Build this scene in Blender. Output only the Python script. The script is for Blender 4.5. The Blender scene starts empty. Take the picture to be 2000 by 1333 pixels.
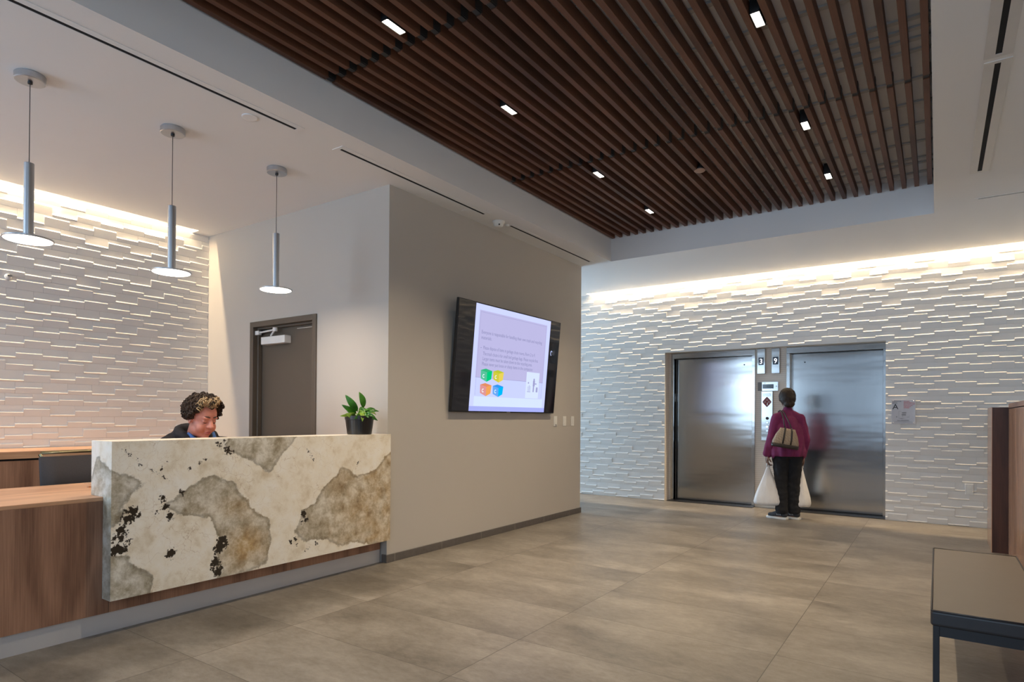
import bpy, bmesh, math, random
from mathutils import Vector, Matrix, noise
random.seed(7)
PI = math.pi
S = bpy.context.scene
COL = S.collection

# ------------------------------------------------------------------ camera
cam_d = bpy.data.cameras.new('camera')
cam = bpy.data.objects.new('camera', cam_d)
COL.objects.link(cam)
_yaw, _pit, _rol, _F = 0.6028, 0.0064, 0.0069, 1207.63
_f = Vector((-math.sin(_yaw) * math.cos(_pit), math.cos(_yaw) * math.cos(_pit), math.sin(_pit)))
_r = Vector((math.cos(_yaw), math.sin(_yaw), 0))
_u = _r.cross(_f)
_r2 = _r * math.cos(_rol) + _u * math.sin(_rol)
_u2 = _u * math.cos(_rol) - _r * math.sin(_rol)
_m = Matrix.Identity(4)
for i in range(3):
    _m[i][0], _m[i][1], _m[i][2] = _r2[i], _u2[i], -_f[i]
_m[0][3], _m[1][3], _m[2][3] = 0.0, 0.0, 1.23
cam.matrix_world = _m
cam_d.sensor_fit = 'HORIZONTAL'
cam_d.sensor_width = 36.0
cam_d.lens = _F / 2000 * 36
cam_d.shift_y = (806.07 - 666.5) / 2000
cam_d.clip_start = 0.05
S.camera = cam

# ------------------------------------------------------------------ world, light, exposure
S.view_settings.view_transform = 'Standard'
S.view_settings.look = 'None'
S.view_settings.exposure = 0.55
S.view_settings.gamma = 1.0
S.view_settings.use_curve_mapping = False
S.cycles.max_bounces = 8
S.cycles.diffuse_bounces = 5
S.cycles.glossy_bounces = 4
S.cycles.sample_clamp_indirect = 6.0
S.cycles.use_denoising = True
W = bpy.data.worlds.new('world')
S.world = W
W.use_nodes = True
W.node_tree.nodes['Background'].inputs[0].default_value = (0.55, 0.74, 1.0, 1)
W.node_tree.nodes['Background'].inputs[1].default_value = 0.55

WARM = (1.0, 0.75, 0.46)
SKY = (0.54, 0.76, 1.0)


def area(name, loc, direction, sx, sy, power, color, spread=PI, up='Y'):
    d = bpy.data.lights.new(name, 'AREA')
    d.shape = 'RECTANGLE'
    d.size, d.size_y = sx, sy
    d.energy = power
    d.color = color
    d.spread = spread
    o = bpy.data.objects.new(name, d)
    o.location = loc
    o.rotation_euler = Vector(direction).to_track_quat('-Z', up).to_euler()
    COL.objects.link(o)
    return o


# daylight through the glazed street front and the corridor window
area('daylight_front_desk_side', (-5.45, -2.95, 1.86), (0, 1, 0.0), 2.1, 2.15, 75, SKY)
area('daylight_front_bench_side', (1.0, -2.95, 1.86), (0, 1, 0.0), 3.0, 2.15, 52, SKY)
area('daylight_corridor', (-9.2, 7.9, 1.5), (1, 0, 0), 1.3, 2.7, 190, (0.50, 0.74, 1.0))
# concealed LED strips in the ceiling slots
area('cove_light_back', (-1.04, 8.738, 3.52), (0, 0.08, -1), 7.0, 0.025, 140, WARM)
area('cove_light_left', (-6.492, 1.2, 3.52), (-0.08, 0, -1), 4.5, 0.025, 95, WARM)
area('cove_light_right', (2.49, 3.0, 3.52), (0.25, 0, -1), 9.0, 0.03, 85, WARM)


# ------------------------------------------------------------------ node helpers
class NT:
    def __init__(s, name):
        s.m = bpy.data.materials.new(name)
        s.m.use_nodes = True
        s.t = s.m.node_tree
        s.t.nodes.clear()
        s.out = s.t.nodes.new('ShaderNodeOutputMaterial')

    def n(s, typ, **kw):
        x = s.t.nodes.new(typ)
        for k, v in kw.items():
            if k.startswith('i_'):
                k2 = k[2:]
                key = int(k2) if k2.isdigit() else k2.replace('_', ' ')
                s.put(x.inputs[key], v)
            else:
                setattr(x, k, v)
        return x

    def put(s, sock, v):
        if isinstance(v, bpy.types.NodeSocket):
            s.t.links.new(v, sock)
        elif isinstance(v, bpy.types.Node):
            s.t.links.new(v.outputs[0], sock)
        else:
            if isinstance(v, tuple) and len(v) == 3 and sock.type == 'RGBA':
                v = v + (1,)
            sock.default_value = v

    def math(s, op, a, b=0.0, c=0.0):
        x = s.t.nodes.new('ShaderNodeMath')
        x.operation = op
        s.put(x.inputs[0], a)
        s.put(x.inputs[1], b)
        s.put(x.inputs[2], c)
        return x.outputs[0]

    def mix(s, f, a, b, mode='MIX'):
        x = s.t.nodes.new('ShaderNodeMixRGB')
        x.blend_type = mode
        s.put(x.inputs[0], f)
        s.put(x.inputs[1], a)
        s.put(x.inputs[2], b)
        return x.outputs[0]

    def ramp(s, f, *stops):
        x = s.t.nodes.new('ShaderNodeValToRGB')
        e = x.color_ramp.elements
        while len(e) < len(stops):
            e.new(0.5)
        for k, (p, c) in zip(e, stops):
            k.position = p
            k.color = c if len(c) == 4 else c + (1,)
        s.put(x.inputs[0], f)
        return x.outputs[0]

    def coords(s, scale=(1, 1, 1), which='Object', rot=(0, 0, 0)):
        tc = s.t.nodes.new('ShaderNodeTexCoord')
        mp = s.t.nodes.new('ShaderNodeMapping')
        mp.inputs['Scale'].default_value = scale
        mp.inputs['Rotation'].default_value = rot
        s.t.links.new(tc.outputs[which], mp.inputs[0])
        return mp.outputs[0]

    def noise(s, vec, scale, detail=4.0, rough=0.55, dist=0.0):
        x = s.n('ShaderNodeTexNoise')
        s.put(x.inputs['Vector'], vec)
        x.inputs['Scale'].default_value = scale
        x.inputs['Detail'].default_value = detail
        x.inputs['Roughness'].default_value = rough
        x.inputs['Distortion'].default_value = dist
        return x.outputs[0]

    def bump(s, h, strength=0.2, dist=0.01):
        x = s.n('ShaderNodeBump')
        x.inputs['Strength'].default_value = strength
        x.inputs['Distance'].default_value = dist
        s.put(x.inputs['Height'], h)
        return x.outputs[0]

    def bsdf(s, color, rough=0.5, metal=0.0, normal=None, spec=0.5, **kw):
        b = s.n('ShaderNodeBsdfPrincipled')
        s.put(b.inputs['Base Color'], color)
        s.put(b.inputs['Roughness'], rough)
        s.put(b.inputs['Metallic'], metal)
        s.put(b.inputs['Specular IOR Level'], spec)
        if normal is not None:
            s.put(b.inputs['Normal'], normal)
        for k, v in kw.items():
            s.put(b.inputs[k.replace('_', ' ')], v)
        s.t.links.new(b.outputs[0], s.out.inputs[0])
        return s.m


def srgb(r, g, b):
    def f(c):
        c /= 255
        return c / 12.92 if c <= 0.04045 else ((c + 0.055) / 1.055) ** 2.4
    return (f(r), f(g), f(b))


def plain(name, col, rough=0.5, metal=0.0, var=0.12, scale=14.0, bump=0.0, spec=0.5, **kw):
    t = NT(name)
    v = t.coords()
    nz = t.noise(v, scale, 3)
    c2 = tuple(min(1, c * (1 + var)) for c in col)
    c1 = tuple(c * (1 - var) for c in col)
    c = t.mix(nz, c1, c2)
    nm = t.bump(t.noise(v, scale * 6, 3), bump, 0.004) if bump else None
    return t.bsdf(c, rough, metal, nm, spec, **kw)


def emit(name, col, strength):
    t = NT(name)
    v = t.coords()
    e = t.n('ShaderNodeEmission')
    t.put(e.inputs[0], t.mix(t.noise(v, 3.0, 1), tuple(c * 0.97 for c in col), col))
    e.inputs[1].default_value = strength
    t.t.links.new(e.outputs[0], t.out.inputs[0])
    return t.m


def wood(name, dark, light, axis='Z', rough=0.35, scale=1.0, spec=0.5, arch=0.6):
    t = NT(name)
    k = {'X': (0.18, 1, 1), 'Y': (1, 0.18, 1), 'Z': (1, 1, 0.18)}[axis]
    v = t.coords(tuple(c * scale for c in k))
    big = t.noise(v, 3.2, 3, 0.5, 0.4)
    rings = t.math('SINE', t.math('MULTIPLY', big, 46.0 * arch))
    rings = t.math('MULTIPLY_ADD', rings, 0.5, 0.5)
    k2 = {'X': (0.03, 1, 1), 'Y': (1, 0.03, 1), 'Z': (1, 1, 0.03)}[axis]
    v2 = t.coords(tuple(c * scale for c in k2))
    fine = t.noise(v2, 150.0, 4, 0.6)
    f = t.math('MULTIPLY_ADD', rings, 0.34, t.math('MULTIPLY', fine, 0.66))
    c = t.ramp(f, (0.22, dark), (0.75, light))
    return t.bsdf(c, rough, 0.0, t.bump(fine, 0.06, 0.002), spec)


M = {}
M['ceiling'] = plain('ceiling_paint', (0.78, 0.78, 0.78), 0.85, var=0.015, scale=2.0, bump=0.02)
M['paint'] = plain('wall_paint', (0.485, 0.455, 0.415), 0.75, var=0.012, scale=3.0, bump=0.03)
M['tile'] = plain('relief_tile', (0.74, 0.73, 0.71), 0.42, var=0.02, scale=5.0)
M['grout'] = plain('tile_grout', (0.60, 0.585, 0.56), 0.9, var=0.05, scale=30)
M['steel'] = None
M['chrome'] = plain('satin_chrome', (0.62, 0.63, 0.65), 0.22, 1.0, var=0.03)
M['alu'] = plain('brushed_aluminium', (0.50, 0.52, 0.55), 0.33, 1.0, var=0.05, scale=60)
M['black'] = plain('matt_black_metal', (0.012, 0.012, 0.013), 0.5, var=0.2)
M['void'] = plain('dark_slot', (0.006, 0.006, 0.007), 0.9, var=0.2)
M['white_metal'] = plain('white_enamel', (0.72, 0.72, 0.71), 0.4, var=0.02)
M['white_plastic'] = plain('white_plastic', (0.78, 0.77, 0.73), 0.35, var=0.02)
M['bronze'] = plain('bronze_door_paint', (0.105, 0.083, 0.062), 0.42, var=0.06, scale=5)
M['cable'] = plain('cable_sheath', (0.03, 0.03, 0.03), 0.5)
M['lamp'] = emit('lamp_glow', (1.0, 0.88, 0.76), 11.0)
M['lens'] = emit('downlight_glow', (1.0, 0.90, 0.74), 14.0)
M['wood_front'] = wood('walnut_veneer_vertical', (0.165, 0.078, 0.047), (0.39, 0.21, 0.13), 'Z', 0.38)
M['wood_top_lit'] = wood('walnut_veneer_lit', (0.40, 0.20, 0.105), (0.64, 0.38, 0.225), 'Y', 0.33)  # same walnut as the front, pendant light put into a paler colour
M['wood_dark'] = wood('dark_walnut', (0.035, 0.013, 0.008), (0.085, 0.033, 0.02), 'Z', 0.45)
M['wood_panel'] = wood('lacquered_walnut', (0.25, 0.125, 0.072), (0.45, 0.25, 0.155), 'Z', 0.22, arch=0.3)
M['slat'] = wood('stained_slat', (0.055, 0.019, 0.008), (0.150, 0.056, 0.025), 'Y', 0.55, arch=0.3)


def steel():
    t = NT('brushed_stainless_steel')
    v = t.coords((1, 1, 0.012))
    fine = t.noise(v, 260, 3)
    v2 = t.coords((0.35, 1, 1.6))
    wav = t.noise(v2, 2.6, 2, 0.4)
    c = t.mix(fine, (0.38, 0.37, 0.36), (0.43, 0.42, 0.405))
    nm = t.bump(wav, 0.22, 0.02)
    return t.bsdf(c, t.math('MULTIPLY_ADD', fine, 0.05, 0.14), 1.0, nm, Anisotropic=0.5)


M['steel'] = steel()
M['kick'] = plain('satin_steel_kick', (0.58, 0.57, 0.57), 0.42, 0.25, var=0.05, scale=3)


def floor_mat():
    t = NT('concrete_look_porcelain')
    tc = t.n('ShaderNodeTexCoord')
    sp = t.n('ShaderNodeSeparateXYZ')
    t.put(sp.inputs[0], tc.outputs['Object'])
    x = t.math('DIVIDE', t.math('ADD', sp.outputs[0], 3.10 + 12.05), 1.205)
    y = t.math('DIVIDE', t.math('ADD', sp.outputs[1], -1.667 + 11.72), 0.586)
    fx, fy = t.math('FRACT', x), t.math('FRACT', y)
    ix, iy = t.math('FLOOR', x), t.math('FLOOR', y)

    def edge(f, w):
        d = t.math('MINIMUM', f, t.math('SUBTRACT', 1.0, f))
        return t.math('LESS_THAN', d, w)
    g = t.math('MAXIMUM', edge(fx, 0.0017), edge(fy, 0.0026))
    cb = t.n('ShaderNodeCombineXYZ')
    t.put(cb.inputs[0], ix)
    t.put(cb.inputs[1], iy)
    wn = t.n('ShaderNodeTexWhiteNoise')
    wn.noise_dimensions = '3D'
    t.put(wn.inputs[0], cb.outputs[0])
    off = t.n('ShaderNodeVectorMath', operation='MULTIPLY_ADD')
    t.put(off.inputs[0], wn.outputs['Color'])
    off.inputs[1].default_value = (30, 30, 30)
    st = t.n('ShaderNodeVectorMath', operation='MULTIPLY')
    t.put(st.inputs[0], tc.outputs['Object'])
    st.inputs[1].default_value = (0.55, 1.0, 1.0)
    t.put(off.inputs[2], st.outputs[0])
    cloud = t.noise(off.outputs[0], 2.3, 6, 0.6, 0.3)
    grain = t.noise(off.outputs[0], 26, 7, 0.8)
    f = t.math('MULTIPLY_ADD', grain, 0.42, t.math('MULTIPLY', cloud, 0.66))
    c = t.ramp(f, (0.34, (0.090, 0.078, 0.064)), (0.52, (0.185, 0.164, 0.138)), (0.70, (0.295, 0.268, 0.234)))
    c = t.mix(t.math('MULTIPLY', wn.outputs['Value'], 0.10), c, (0.16, 0.15, 0.135))
    c = t.mix(g, c, (0.07, 0.06, 0.05))
    rough = t.math('MULTIPLY_ADD', cloud, 0.16, 0.34)
    h = t.math('MULTIPLY_ADD', grain, 0.1, t.math('SUBTRACT', 1.0, g))
    return t.bsdf(c, rough, 0.0, t.bump(h, 0.18, 0.003), 0.45)


M['floor'] = floor_mat()


def stone_mat():
    t = NT('cream_quartzite')
    v = t.coords()

    def at(nm):
        a = t.n('ShaderNodeAttribute')
        a.attribute_name = nm
        return a.outputs['Fac']
    n1 = t.noise(v, 7.0, 6, 0.62)
    n2 = t.noise(v, 34.0, 4, 0.6)
    wob = t.math('MULTIPLY_ADD', t.math('SUBTRACT', n1, 0.5), 0.11, t.math('MULTIPLY', t.math('SUBTRACT', n2, 0.5), 0.022))
    d = t.math('ADD', at('patch'), wob)
    inside = t.ramp(d, (0.0, (1, 1, 1)), (0.006, (0, 0, 0)))
    d2 = t.math('ABSOLUTE', t.math('ADD', d, 0.006))
    rim = t.ramp(d2, (0.0, (1, 1, 1)), (0.016, (0, 0, 0)))
    cr = t.noise(v, 11.0, 8, 0.72, 0.15)
    fil = t.noise(v, 6.0, 3, 0.5, 1.2)
    grey = t.ramp(cr, (0.30, (0.24, 0.195, 0.12)), (0.46, (0.47, 0.425, 0.33)), (0.62, (0.74, 0.71, 0.63)))
    tan = t.ramp(cr, (0.30, (0.27, 0.14, 0.045)), (0.48, (0.50, 0.34, 0.16)), (0.66, (0.72, 0.61, 0.43)))
    ru = t.math('MULTIPLY', at('rust'), t.math('MULTIPLY_ADD', fil, 1.6, -0.1))
    ru = t.math('MINIMUM', t.math('MAXIMUM', ru, 0.0), 1.0)
    patch = t.mix(ru, grey, tan)
    patch = t.mix(t.math('MULTIPLY', rim, 0.38), patch, (0.10, 0.075, 0.045))
    base = t.ramp(n1, (0.28, (0.66, 0.56, 0.40)), (0.48, (0.87, 0.81, 0.69)), (0.70, (0.91, 0.88, 0.81)))
    vn = t.noise(v, 9.0, 5, 0.6, 0.8)
    vein = t.ramp(t.math('ABSOLUTE', t.math('SUBTRACT', vn, 0.5)), (0.0, (1, 1, 1)), (0.008, (0, 0, 0)))
    base = t.mix(t.math('MULTIPLY', vein, 0.30), base, (0.50, 0.35, 0.18))
    vo = t.n('ShaderNodeTexVoronoi')
    vo.feature = 'DISTANCE_TO_EDGE'
    vo.inputs['Scale'].default_value = 9.0
    dv = t.n('ShaderNodeVectorMath', operation='MULTIPLY_ADD')
    nzc = t.n('ShaderNodeTexNoise')
    t.put(nzc.inputs['Vector'], v)
    nzc.inputs['Scale'].default_value = 12.0
    nzc.inputs['Detail'].default_value = 5.0
    t.put(dv.inputs[0], nzc.outputs['Color'])
    dv.inputs[1].default_value = (0.12, 0.12, 0.12)
    t.put(dv.inputs[2], v)
    t.put(vo.inputs['Vector'], dv.outputs[0])
    ck = t.ramp(vo.outputs['Distance'], (0.0, (1, 1, 1)), (0.011, (0, 0, 0)))
    ckm = t.ramp(t.noise(v, 5.0, 2), (0.46, (0, 0, 0)), (0.58, (1, 1, 1)))
    base = t.mix(t.math('MULTIPLY', t.math('MULTIPLY', ck, ckm), 0.62), base, (0.40, 0.25, 0.11))
    c = t.mix(inside, base, patch)
    n3 = t.noise(v, 62.0, 4, 0.65)
    ds = t.math('ADD', at('speck'), t.math('MULTIPLY', t.math('SUBTRACT', n3, 0.45), 0.085))
    sp = t.ramp(ds, (0.0, (1, 1, 1)), (0.004, (0, 0, 0)))
    c = t.mix(sp, c, (0.028, 0.021, 0.014))
    return t.bsdf(c, 0.28, 0.0, t.bump(cr, 0.03, 0.002), 0.5)


M['stone'] = stone_mat()

# ------------------------------------------------------------------ mesh helpers


SCRATCH = bpy.data.scenes.new('scratch')


def baked(o):
    SCRATCH.collection.objects.link(o)
    with bpy.context.temp_override(scene=SCRATCH, view_layer=SCRATCH.view_layers[0]):
        dg = bpy.context.evaluated_depsgraph_get()
        me = bpy.data.meshes.new_from_object(o.evaluated_get(dg))
    bpy.data.objects.remove(o)
    return me


def link(o, parent=None):
    COL.objects.link(o)
    if parent:
        o.parent = parent
    return o


def obj(name, bm, mat, parent=None, smooth=False, bevel=0.0, seg=2, kind=None):
    me = bpy.data.meshes.new(name)
    bm.normal_update()
    bm.to_mesh(me)
    bm.free()
    for mm in (mat if isinstance(mat, (list, tuple)) else [mat]):
        me.materials.append(mm)
    if smooth:
        me.shade_smooth()
    o = link(bpy.data.objects.new(name, me), parent)
    if bevel:
        b = o.modifiers.new('bevel', 'BEVEL')
        b.width = bevel
        b.segments = seg
        b.limit_method = 'ANGLE'
        b.angle_limit = 0.7
    if kind:
        o['kind'] = kind
    return o


def thing(name, label, cat, mat=None, loc=(0, 0, 0), group=None):
    o = bpy.data.objects.new(name, None)
    o.empty_display_size = 0.1
    COL.objects.link(o)
    if mat is not None:
        o.matrix_world = mat
    else:
        o.location = loc
    o['label'] = label
    o['category'] = cat
    if group:
        o['group'] = group
    return o


def tag(o, label, cat, group=None):
    o['label'] = label
    o['category'] = cat
    if group:
        o['group'] = group
    return o


def box(bm, x0, x1, y0, y1, z0, z1, mi=0):
    v = [bm.verts.new(p) for p in ((x0, y0, z0), (x1, y0, z0), (x1, y1, z0), (x0, y1, z0),
                                   (x0, y0, z1), (x1, y0, z1), (x1, y1, z1), (x0, y1, z1))]
    for q in ((0, 3, 2, 1), (4, 5, 6, 7), (0, 1, 5, 4), (1, 2, 6, 5), (2, 3, 7, 6), (3, 0, 4, 7)):
        f = bm.faces.new([v[i] for i in q])
        f.material_index = mi


def BM(*boxes):
    bm = bmesh.new()
    for b in boxes:
        box(bm, *b)
    return bm


def basis(d):
    d = Vector(d).normalized()
    a = Vector((0, 0, 1)) if abs(d.z) < 0.9 else Vector((1, 0, 0))
    u = d.cross(a).normalized()
    return u, d.cross(u).normalized(), d


def loft(bm, rings, cap=True, closed=True, mi=0):
    vs = [[bm.verts.new(p) for p in r] for r in rings]
    n = len(vs[0])
    for a, b in zip(vs, vs[1:]):
        for i in range(n if closed else n - 1):
            j = (i + 1) % n
            f = bm.faces.new((a[i], a[j], b[j], b[i]))
            f.material_index = mi
    if cap:
        for r in (list(reversed(vs[0])), vs[-1]):
            f = bm.faces.new(r)
            f.material_index = mi


def lathe(bm, prof, c=(0, 0, 0), n=32, mi=0, cap=True):
    loft(bm, [[(c[0] + r * math.cos(2 * PI * i / n), c[1] + r * math.sin(2 * PI * i / n), c[2] + z) for i in range(n)]
              for r, z in prof], cap, True, mi)


def tube(bm, pts, r, n=8, mi=0, cap=True):
    pts = [Vector(p) for p in pts]
    rings = []
    pu = None
    for i, p in enumerate(pts):
        d = (pts[min(i + 1, len(pts) - 1)] - pts[max(i - 1, 0)]).normalized()
        if pu is None:
            u = basis(d)[0]
        else:
            u = (pu - d * pu.dot(d)).normalized()
        pu = u
        w = d.cross(u)
        rr = r[i] if isinstance(r, (list, tuple)) else r
        rings.append([p + (u * math.cos(2 * PI * k / n) + w * math.sin(2 * PI * k / n)) * rr for k in range(n)])
    loft(bm, rings, cap, True, mi)


def capsule(bm, p0, r0, p1, r1, n=16):
    p0, p1 = Vector(p0), Vector(p1)
    u, w, d = basis(p1 - p0)
    rings = []
    for k in range(1, 6):
        a = PI / 2 * k / 5
        rings.append((p0 - d * (r0 * math.cos(a)), r0 * math.sin(a)))
    for k in range(4, 0, -1):
        a = PI / 2 * k / 5
        rings.append((p1 + d * (r1 * math.cos(a)), r1 * math.sin(a)))
    rings.insert(5, (p1, r1))
    loft(bm, [[c + (u * math.cos(2 * PI * i / n) + w * math.sin(2 * PI * i / n)) * r for i in range(n)] for c, r in rings])


def ball(bm, c, r, rot=None, n=16):
    if not isinstance(r, (tuple, list)):
        r = (r, r, r)
    mt = Matrix.Translation(c) @ (rot.to_4x4() if rot else Matrix.Identity(4)) @ Matrix.Diagonal((r[0], r[1], r[2], 1))
    bmesh.ops.create_uvsphere(bm, u_segments=n, v_segments=max(8, n // 2 + 2), radius=1, matrix=mt)


def warp(me, fn):
    ns = [v.normal.copy() for v in me.vertices]
    cs = [v.co.copy() for v in me.vertices]
    flat = []
    for c, n in zip(cs, ns):
        flat.extend(fn(c, n))
    me.vertices.foreach_set('co', flat)
    me.update()


def fuse(name, bm, mat, parent=None, voxel=0.008, smooth=4, wob=0.0, wscale=20.0, dec=0):
    """union of overlapping solids as one continuous skin"""
    me = bpy.data.meshes.new('t')
    bm.to_mesh(me)
    bm.free()
    o = bpy.data.objects.new('t', me)
    r = o.modifiers.new('r', 'REMESH')
    r.mode = 'VOXEL'
    r.voxel_size = voxel
    if smooth:
        s = o.modifiers.new('s', 'SMOOTH')
        s.factor = 0.5
        s.iterations = smooth
    m2 = baked(o)
    bpy.data.meshes.remove(me)
    m2.name = name
    if wob:
        warp(m2, lambda c, n: c + n * (wob * noise.noise(c * wscale)))
    m2.materials.clear()
    m2.materials.append(mat)
    m2.shade_smooth()
    return link(bpy.data.objects.new(name, m2), parent)


def text(name, s, size, mat, parent, M4, align='LEFT', ext=0.0006, sx=1.0, space=1.0):
    cu = bpy.data.curves.new('t', 'FONT')
    cu.body = s
    cu.size = size
    cu.extrude = ext
    cu.align_x = align
    cu.resolution_u = 2
    cu.space_line = space
    o = bpy.data.objects.new('t', cu)
    me = baked(o)
    me.name = name
    me.transform(M4 @ Matrix.Diagonal((sx, 1, 1, 1)))
    me.materials.clear()
    me.materials.append(mat)
    return link(bpy.data.objects.new(name, me), parent)


def frame(o, x, y, z):
    m = Matrix.Identity(4)
    for i in range(3):
        m[i][0], m[i][1], m[i][2], m[i][3] = x[i], y[i], z[i], o[i]
    return m


# ------------------------------------------------------------------ setting
ZC = 3.1675
WL, WR = -6.56, 2.60      # left and right tile walls
YE = 8.80                 # elevator wall
obj('floor', BM((-9.4, 2.75, -3.2, 9.4, -0.06, 0.0)), M['floor'], kind='structure')

T = 0.06
bm = BM((-6.42, -3.349, -3.1, 3.72, ZC, ZC + T),
        (-6.70, -6.42, 3.48, 3.72, ZC, ZC + T),
        (-3.84, -3.349, 3.72, 7.02, ZC, ZC + T),
        (-9.4, -3.349, 7.017, 8.66, ZC, ZC + T),
        (-9.4, -4.56, 8.66, 8.84, ZC, ZC + T),
        (-3.349, -0.03, 7.017, 8.66, ZC, ZC + T),
        (-0.03, 2.46, -3.1, 8.66, ZC, ZC + T),
        (-3.349, -0.03, -3.1, 0.5, ZC, ZC + T),
        # sides and roof of the recess
        (-3.40, -3.349, 0.45, 7.07, ZC + T, 3.62), (-0.03, 0.02, 0.45, 7.07, ZC + T, 3.62),
        (-3.349, -0.03, 7.017, 7.07, ZC + T, 3.62), (-3.349, -0.03, 0.45, 0.5, ZC + T, 3.62),
        (-3.40, 0.02, 0.45, 7.07, 3.62, 3.66),
        # light slots
        (-4.56, 2.75, 8.63, 8.66, ZC + T, 3.62), (-4.56, 2.75, 8.63, 8.95, 3.60, 3.64),
        (-6.42, -6.39, -3.1, 3.5, ZC + T, 3.62), (-6.75, -6.39, -3.1, 3.5, 3.60, 3.64),
        (2.43, 2.46, -3.1, 8.66, ZC + T, 3.62), (2.43, 2.75, -3.1, 8.66, 3.60, 3.64))
obj('ceiling', bm, M['ceiling'], kind='structure')


def tile_wall(name, fr, u0, u1, z0, z1, tw, phases, holes=(), thick=0.10):
    """relief tiles: each one carries a ridge at its own height; fr maps (u, z, out) to the world"""
    bm = bmesh.new()
    rnd = random.Random(name)

    def P(u, z, o):
        return bm.verts.new(fr @ Vector((u, z, o)))

    def subtract(rects, h):
        out = []
        for a, b, c, d in rects:
            if b <= h[0] or a >= h[1] or d <= h[2] or c >= h[3]:
                out.append((a, b, c, d))
                continue
            if a < h[0]:
                out.append((a, h[0], c, d))
            if b > h[1]:
                out.append((h[1], b, c, d))
            aa, bb = max(a, h[0]), min(b, h[1])
            if c < h[2]:
                out.append((aa, bb, c, h[2]))
            if d > h[3]:
                out.append((aa, bb, h[3], d))
        return out
    g = 0.0006
    base = 0.006
    for k in range(int(z0 / 0.1) - 1, int(z1 / 0.1) + 1):
        zb, zt = k * 0.1 + g, (k + 1) * 0.1 - g
        ph = phases[k % 3]
        i0 = int(math.floor((u0 - ph) / tw)) - 1
        last = None
        for i in range(i0, i0 + int((u1 - u0) / tw) + 4):
            a, b = ph + i * tw + g, ph + (i + 1) * tw - g
            ch = [0.012, 0.034, 0.048, 0.062, 0.078]
            if last in ch:
                ch.remove(last)
            last = rnd.choice(ch)
            r = k * 0.1 + last
            p = 0.009
            prof = [(zb, base), (r, base + p), (r + 0.012, base), (zt, base)]
            rects = [(max(a, u0), min(b, u1), max(zb, z0), min(zt, z1))]
            for h in holes:
                rects = subtract(rects, h)
            for (ra, rb, rc, rd) in rects:
                if rb - ra < 0.002 or rd - rc < 0.002:
                    continue

                def ev(z):
                    for (za, oa), (zz, ob) in zip(prof, prof[1:]):
                        if z <= zz:
                            return oa + (ob - oa) * (z - za) / max(1e-6, zz - za)
                    return base
                zs = [rc] + [z for z, _ in prof if rc < z < rd] + [rd]
                pts = [(z, ev(z)) for z in zs]
                L = [P(ra, z, o) for z, o in pts]
                R = [P(rb, z, o) for z, o in pts]
                for j in range(len(pts) - 1):
                    bm.faces.new((L[j], R[j], R[j + 1], L[j + 1]))
                bl = [P(ra, pts[0][0], -0.002), P(rb, pts[0][0], -0.002), P(rb, pts[-1][0], -0.002), P(ra, pts[-1][0], -0.002)]
                bm.faces.new([bl[0]] + L + [bl[3]])
                bm.faces.new([bl[2]] + list(reversed(R)) + [bl[1]])
                bm.faces.new((bl[0], bl[1], R[0], L[0]))
                bm.faces.new((bl[3], L[-1], R[-1], bl[2]))
    # backing in grout
    rects = [(u0, u1, z0, z1)]
    for h in holes:
        rects = subtract(rects, h)
    for a, b, c, d in rects:
        vs = [P(u, z, o) for o in (0, -thick) for (u, z) in ((a, c), (b, c), (b, d), (a, d))]
        for q in ((0, 1, 2, 3), (7, 6, 5, 4), (0, 4, 5, 1), (1, 5, 6, 2), (2, 6, 7, 3), (3, 7, 4, 0)):
            f = bm.faces.new([vs[i] for i in q])
            f.material_index = 1
    bmesh.ops.recalc_face_normals(bm, faces=bm.faces)
    return obj(name, bm, [M['tile'], M['grout']], kind='structure')


AL, AR, AZ = -3.32, -0.522, 2.187           # elevator alcove
tile_wall('wall_back', frame((0, YE + 0.012, 0), (1, 0, 0), (0, 0, 1), (0, -1, 0)), -9.4, 2.6, 0.0, 3.60, 0.2,
          (0.102, 0.168, 0.034), holes=((AL, AR, -0.1, AZ),), thick=0.02)
tile_wall('wall_left', frame((WL, 0, 0), (0, 1, 0), (0, 0, 1), (1, 0, 0)), -3.1, 3.67, 0.0, 3.60, 0.196,
          (0.06, 0.126, 0.0), thick=0.12)
tile_wall('wall_right', frame((WR, 0, 0), (0, -1, 0), (0, 0, 1), (-1, 0, 0)), -8.80, 3.1, 0.0, 3.60, 0.2,
          (0.06, 0.126, 0.0), thick=0.12)


def mosaic():
    t = NT('stacked_mosaic')
    tc = t.n('ShaderNodeTexCoord')
    sp = t.n('ShaderNodeSeparateXYZ')
    t.put(sp.inputs[0], tc.outputs['Object'])
    fz = t.math('FRACT', t.math('MULTIPLY', sp.outputs[2], 36.0))
    g = t.math('LESS_THAN', fz, 0.11)
    c = t.mix(t.noise(tc.outputs['Object'], 9.0), (0.74, 0.67, 0.58), (0.80, 0.74, 0.66))
    c = t.mix(t.math('MULTIPLY', g, 0.55), c, (0.36, 0.33, 0.30))
    return t.bsdf(c, 0.4, 0.0, t.bump(t.math('SUBTRACT', 1.0, g), 0.3, 0.003))


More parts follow.
